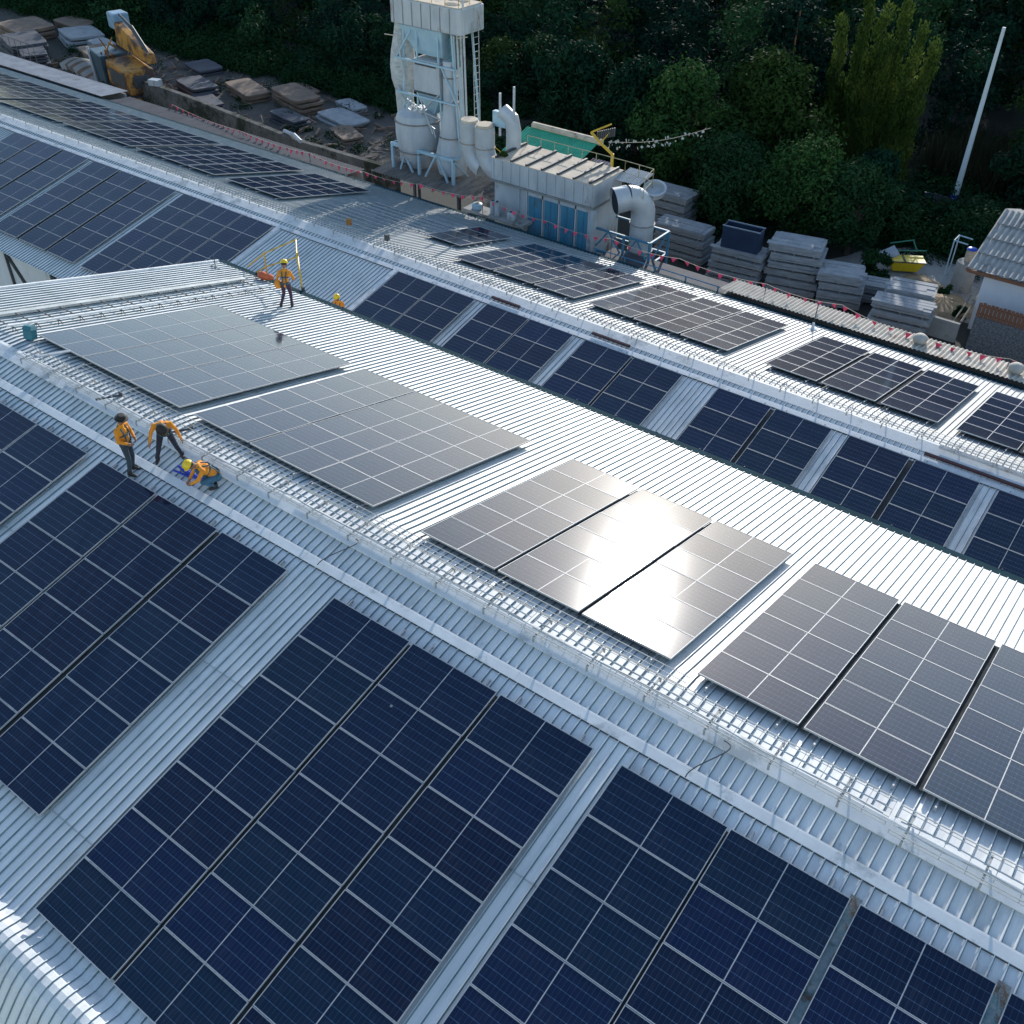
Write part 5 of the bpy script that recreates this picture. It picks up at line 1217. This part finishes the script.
# standing worker, seen from behind at the left
J = dict(hip=(0, 0, .93), chest=(0, -.02, 1.28), neck=(0, -.01, 1.47), head=(0, .02, 1.54), elbowR=(.27, .02, 1.12), handR=(.14, .20, 1.02), elbowL=(-.27, .02, 1.12), handL=(-.12, .21, 1.04),
         kneeR=(.10, .05, .50), ankleR=(.11, -.02, .09), toeR=(.13, .15, .035), kneeL=(-.10, .02, .50), ankleL=(-.15, -.10, .09), toeL=(-.17, .07, .035))
person('worker in orange shirt and dark brimmed hat standing by the ridge flashing', feet('1F', -17.72, 1.85), R(-70), J, helmet=False, hat=M_HAIR, trous=noisy('slate_trousers', (.02, .035, .055), (.04, .06, .085), 6, .85))
# bending worker, legs apart
J = dict(hip=(0, -.12, .80), chest=(0, .05, 1.09), neck=(0, .18, 1.22), head=(0, .25, 1.22), face=(0, .6, -.75), elbowR=(.30, .10, .96), handR=(.38, .20, .72), elbowL=(-.30, .10, .96), handL=(-.38, .20, .72),
         kneeR=(.22, .06, .42), ankleR=(.30, -.06, .09), toeR=(.34, .10, .035), kneeL=(-.22, .06, .42), ankleL=(-.30, -.06, .09), toeL=(-.34, .10, .035))
person('worker in orange and dark harness bending forward with legs apart', feet('1F', -17.2, 1.05), R(-125), J, helmet=True, hat=M_HAIR)
# crouching worker with yellow helmet
J = dict(hip=(0, -.15, .28), chest=(0, .10, .56), neck=(0, .24, .68), head=(0, .30, .70), face=(0, .8, -.6), elbowR=(.24, .32, .42), handR=(.10, .50, .26), elbowL=(-.24, .32, .42), handL=(-.08, .50, .24),
         kneeR=(.20, .28, .42), ankleR=(.16, .02, .09), toeR=(.18, .18, .035), kneeL=(-.20, .22, .30), ankleL=(-.16, -.06, .10), toeL=(-.18, .10, .04))
person('crouching worker with yellow helmet and blue jeans working at the flashing band', feet('1F', -15.55, 1.10), R(150), J, trous=M_JEANS)
# worker at the gable edge
J = dict(hip=(0, 0, .88), chest=(0, .06, 1.22), neck=(0, .08, 1.41), head=(0, .12, 1.47), face=(0, .9, -.4), elbowR=(.30, .12, 1.05), handR=(.22, .32, .92), elbowL=(-.30, .10, 1.04), handL=(-.30, .22, .82),
         kneeR=(.12, .08, .48), ankleR=(.14, .0, .09), toeR=(.15, .17, .035), kneeL=(-.12, .06, .48), ankleL=(-.24, -.08, .09), toeL=(-.26, .08, .035))
person('worker with yellow helmet and orange pouch standing at the guard rail', feet('1K', -24.35, 9.8), R(35), J, bag=True, trous=noisy('plum_trousers', (.03, .012, .03), (.07, .03, .06), 6, .85))
J = dict(hip=(0, 0, .90), chest=(0, .03, 1.25), neck=(0, .05, 1.44), head=(0, .08, 1.51), elbowR=(.28, .1, 1.1), handR=(.2, .3, 1.0), elbowL=(-.28, .1, 1.1), handL=(-.2, .3, 1.0),
         kneeR=(.1, .05, .48), ankleR=(.12, 0, .09), toeR=(.12, .17, .035), kneeL=(-.1, .05, .48), ankleL=(-.12, 0, .09), toeL=(-.12, .17, .035))
person('worker on the lower roof, only yellow helmet and shoulders showing above the gutter', P('2F', -27.12, 5.75, H2F + .03), R(200), J)

# guard rail at the ladder head
gr = thing('ladder_guard', 'yellow tube guard rail round the ladder head at the gutter, beside a worker', 'guard rail', (-26.5, 11.25, -3.05))
m = MB()
for a, b in (((-1.0, 0, -.5), (-1.0, 0, 1.05)), ((-.1, .9, -1.0), (-.1, .9, 1.55)), ((.95, 0, -.9), (.88, 0, 1.55)), ((-1.0, 0, 1.0), (-.1, .9, 1.5)), ((-.1, .9, 1.5), (.88, 0, 1.5)), ((-1.0, 0, .45), (-.1, .9, .8)), ((-.1, .9, .8), (.9, 0, .75)), ((-2.0, -.1, .2), (-1.0, 0, 1.0)), ((-1.95, -.1, -.2), (-1.0, 0, .45))): m.tube([a, b], .028, 6)
m.build('tube_frame', M_YELLOW, gr)
m = MB(); m.box(-1.1, 1.0, .05, .12, -.25, -.05); m.bar((.95, 0, -.95), (1.0, 0, .2), .09); m.bar((.35, .0, -.9), (.95, 0, -.1), .05); m.build('kick_board', M_DARKSTEEL, gr)

# small loose things
m = MB(); m.ball((0, 0, 0), .22, 8, sc=(1.4, .8, .7)); m.ball((.25, .1, -.02), .16, 7, sc=(1.2, .8, .7)); tag(m.build('bag', noisy('orange_red_fabric', (.5, .08, .03), (.65, .16, .05), 6, .8), smooth=True, loc=P('1K', -27.3, 11.25, -.02)), 'orange red bag on the gutter beside the yellow guard rail', 'bag')
m = MB(); m.ball((0, 0, 0), .16, 8, sc=(1.2, .8, .6)); tag(m.build('bag', noisy('dark_red_fabric', (.12, .01, .01), (.2, .02, .02), 6, .8), smooth=True, loc=P('2F', -25.9, 6.9, .05)), 'small dark red bundle lying by the corner of the array right of the bare bay', 'bundle')
bx = thing('tool_box', 'dark teal box sitting at the corner of the leftmost grey array', 'tool box', P('1K', -25.35, .42, H1K + .03), (-AK, 0, .3))
m = MB(); m.box(-.16, .16, -.12, .12, 0, .3); m.build('body', M_TURQ, bx, bevel=.02)
m = MB(); m.hexa([(-.18, -.14, .301), (.18, -.14, .301), (.18, .14, .301), (-.18, .14, .301)], [(-.12, -.09, .42), (.12, -.09, .42), (.12, .09, .42), (-.12, .09, .42)]); m.build('lid', M_TURQ, bx)
m = MB(); m.tube([(-.45, .1, .03), (-.15, .02, .05), (.2, -.05, .04), (.5, 0, .03)], [.03, .07, .06, .03], 6); m.tube([(-.5, -.05, .02), (0, -.1, .03), (.4, .1, .03)], .03, 5)
tag(m.build('rolled_cloth', M_BAGB, loc=P('1F', -16.35, 1.12, H1F + .04), rot=(AF, 0, .2)), 'blue cloth bundle on the roof beside the crouching worker', 'cloth')
m = MB(); m.box(-.55, .55, -.05, .05, 0, .03); m.box(-.55, -.5, -.08, .08, .031, .05)
tag(m.build('board', M_WHITEPAINT, loc=P('1F', -23.6, .05, .02), rot=(0, 0, R(60))), 'loose white board across the cable tray near the teal box', 'board')
for i, (x, s) in enumerate(((-17.6, .35), (-20.4, .45))):
    m = MB(); m.tube([(0, -.3, 0), (0.05, .35, .05)], .03, 5); m.box(-.06, .06, .3, .4, .02, .1)
    tag(m.build('tool', M_DARKSTEEL, loc=P('1F', x, s, .1), rot=(0, 0, R(-35))), 'dark tool lying across the tray behind the %s' % ('standing worker' if i == 0 else 'ridge, left of all workers'), 'tool')
for i, (x, s, lab) in enumerate(((-11.2, .55, 'loose dark cable loop on the ridge flashing below the gap between arrays'), (-1.8, .6, 'loose cable curl on the ridge flashing above the two-column array'))):
    m = MB(); pts = [(t * .5, .25 * math.sin(t * 3.1) - .3 * t, .02 + .08 * abs(math.sin(t * 2))) for t in np.linspace(0, 1.6, 14)]
    m.tube(pts, .012, 5); tag(m.build('cable', M_DARKSTEEL, loc=P('1F', x, s, H1F + .05), rot=(AF, 0, R(-60))), lab, 'cable')
# lightning rod at the far eave
t = thing('lightning_rod', 'thin upright rod on a small round base at the far eave', 'rod', P('2K', -11.6, 9.3, H2K + .03))
m = MB(); m.lathe([(.22, 0), (.22, .03), (.08, .06), (.05, .3)], n=14); m.build('base', M_FLASH, t, True)
m = MB(); m.tube([(0, 0, .2), (.03, 0, 1.35)], .022, 6); m.build('rod', M_DARKSTEEL, t)
t = thing('lightning_rod', 'thin upright rod on the gable corner near the gutter', 'rod', P('1K', -29.3, 10.6, H1K + .03))
m = MB(); m.tube([(0, 0, 0), (0, 0, .5)], .02, 6); m.build('rod', M_DARKSTEEL, t)
m = MB(); m.box(-.3, .25, -.03, .03, 0, .04); m.build('base', M_GALV, t)
# junction boxes along the farther ridge
for i, (x, s, c) in enumerate(((-32.2, -.35, M_RUST), (-29.6, -.2, M_DARKSTEEL))):
    m = MB(); m.box(-.1, .1, -.08, .08, 0, .3); tag(m.build('junction_box', c, loc=P('2F', x, s, -.05)), ['small rust red box on the farther ridge above the bare bay', 'small dark box on the farther ridge near the right end of the bare bay'][i], 'junction box')
# grille patch on the bare bay
m = MB()
for i in range(7): m.box(0, .9, i * .22, i * .22 + .05, .03, .05)
for i in range(3): m.box(.1 + i * .33, .14 + i * .33, 0, 1.37, .051, .065)
tag(m.build('vent_grille', M_DKROOF, loc=P('2F', -30.6, 6.2, H2F), rot=srot('2F')), 'faint grey slatted patch on the bare bay of the lower roof', 'grille')

# ------------------------------------------------------------------ camera, light, world
cam = bpy.data.cameras.new('camera'); co = bpy.data.objects.new('camera', cam); COL.objects.link(co)
CAMDATA = [2.171841, -12.706, 14.86214, 0.800523, 0.5992084, 0.01059308, -0.3812177, 0.4954966, 0.7804846, -0.4624241, 0.6288341, -0.6250853, 1019.236]
mt = Matrix(((CAMDATA[3], CAMDATA[6], -CAMDATA[9], CAMDATA[0]), (CAMDATA[4], CAMDATA[7], -CAMDATA[10], CAMDATA[1]), (CAMDATA[5], CAMDATA[8], -CAMDATA[11], CAMDATA[2]), (0, 0, 0, 1)))
co.matrix_world = mt; cam.sensor_width = 36; cam.lens = CAMDATA[12] / 1024 * 36; cam.clip_end = 1500; cam.clip_start = .2
SC.camera = co
EL, AZ = R(17.0), R(-20.5)
sd = Vector((math.sin(AZ) * math.cos(EL), math.cos(AZ) * math.cos(EL), math.sin(EL)))
sun = bpy.data.lights.new('sun', 'SUN'); so = bpy.data.objects.new('sun', sun); COL.objects.link(so)
sun.energy = 2.9; sun.angle = R(.53); sun.color = (1.0, .955, .89)
so.rotation_mode = 'QUATERNION'; so.rotation_quaternion = sd.to_track_quat('Z', 'Y')
W = bpy.data.worlds.new('World'); SC.world = W; W.use_nodes = True; nt = W.node_tree
bg = nt.nodes['Background']; sky = nt.nodes.new('ShaderNodeTexSky'); sky.sky_type = 'NISHITA'; sky.sun_disc = False
sky.sun_elevation = EL; sky.sun_rotation = AZ; sky.air_density = 1.0; sky.dust_density = 0.35; sky.ozone_density = 1.0
nt.links.new(sky.outputs[0], bg.inputs[0]); bg.inputs[1].default_value = .15
SC.view_settings.view_transform = 'Standard'; SC.view_settings.look = 'None'; SC.view_settings.gamma = 1; SC.view_settings.exposure = 0.95
SC.view_settings.use_curve_mapping = False
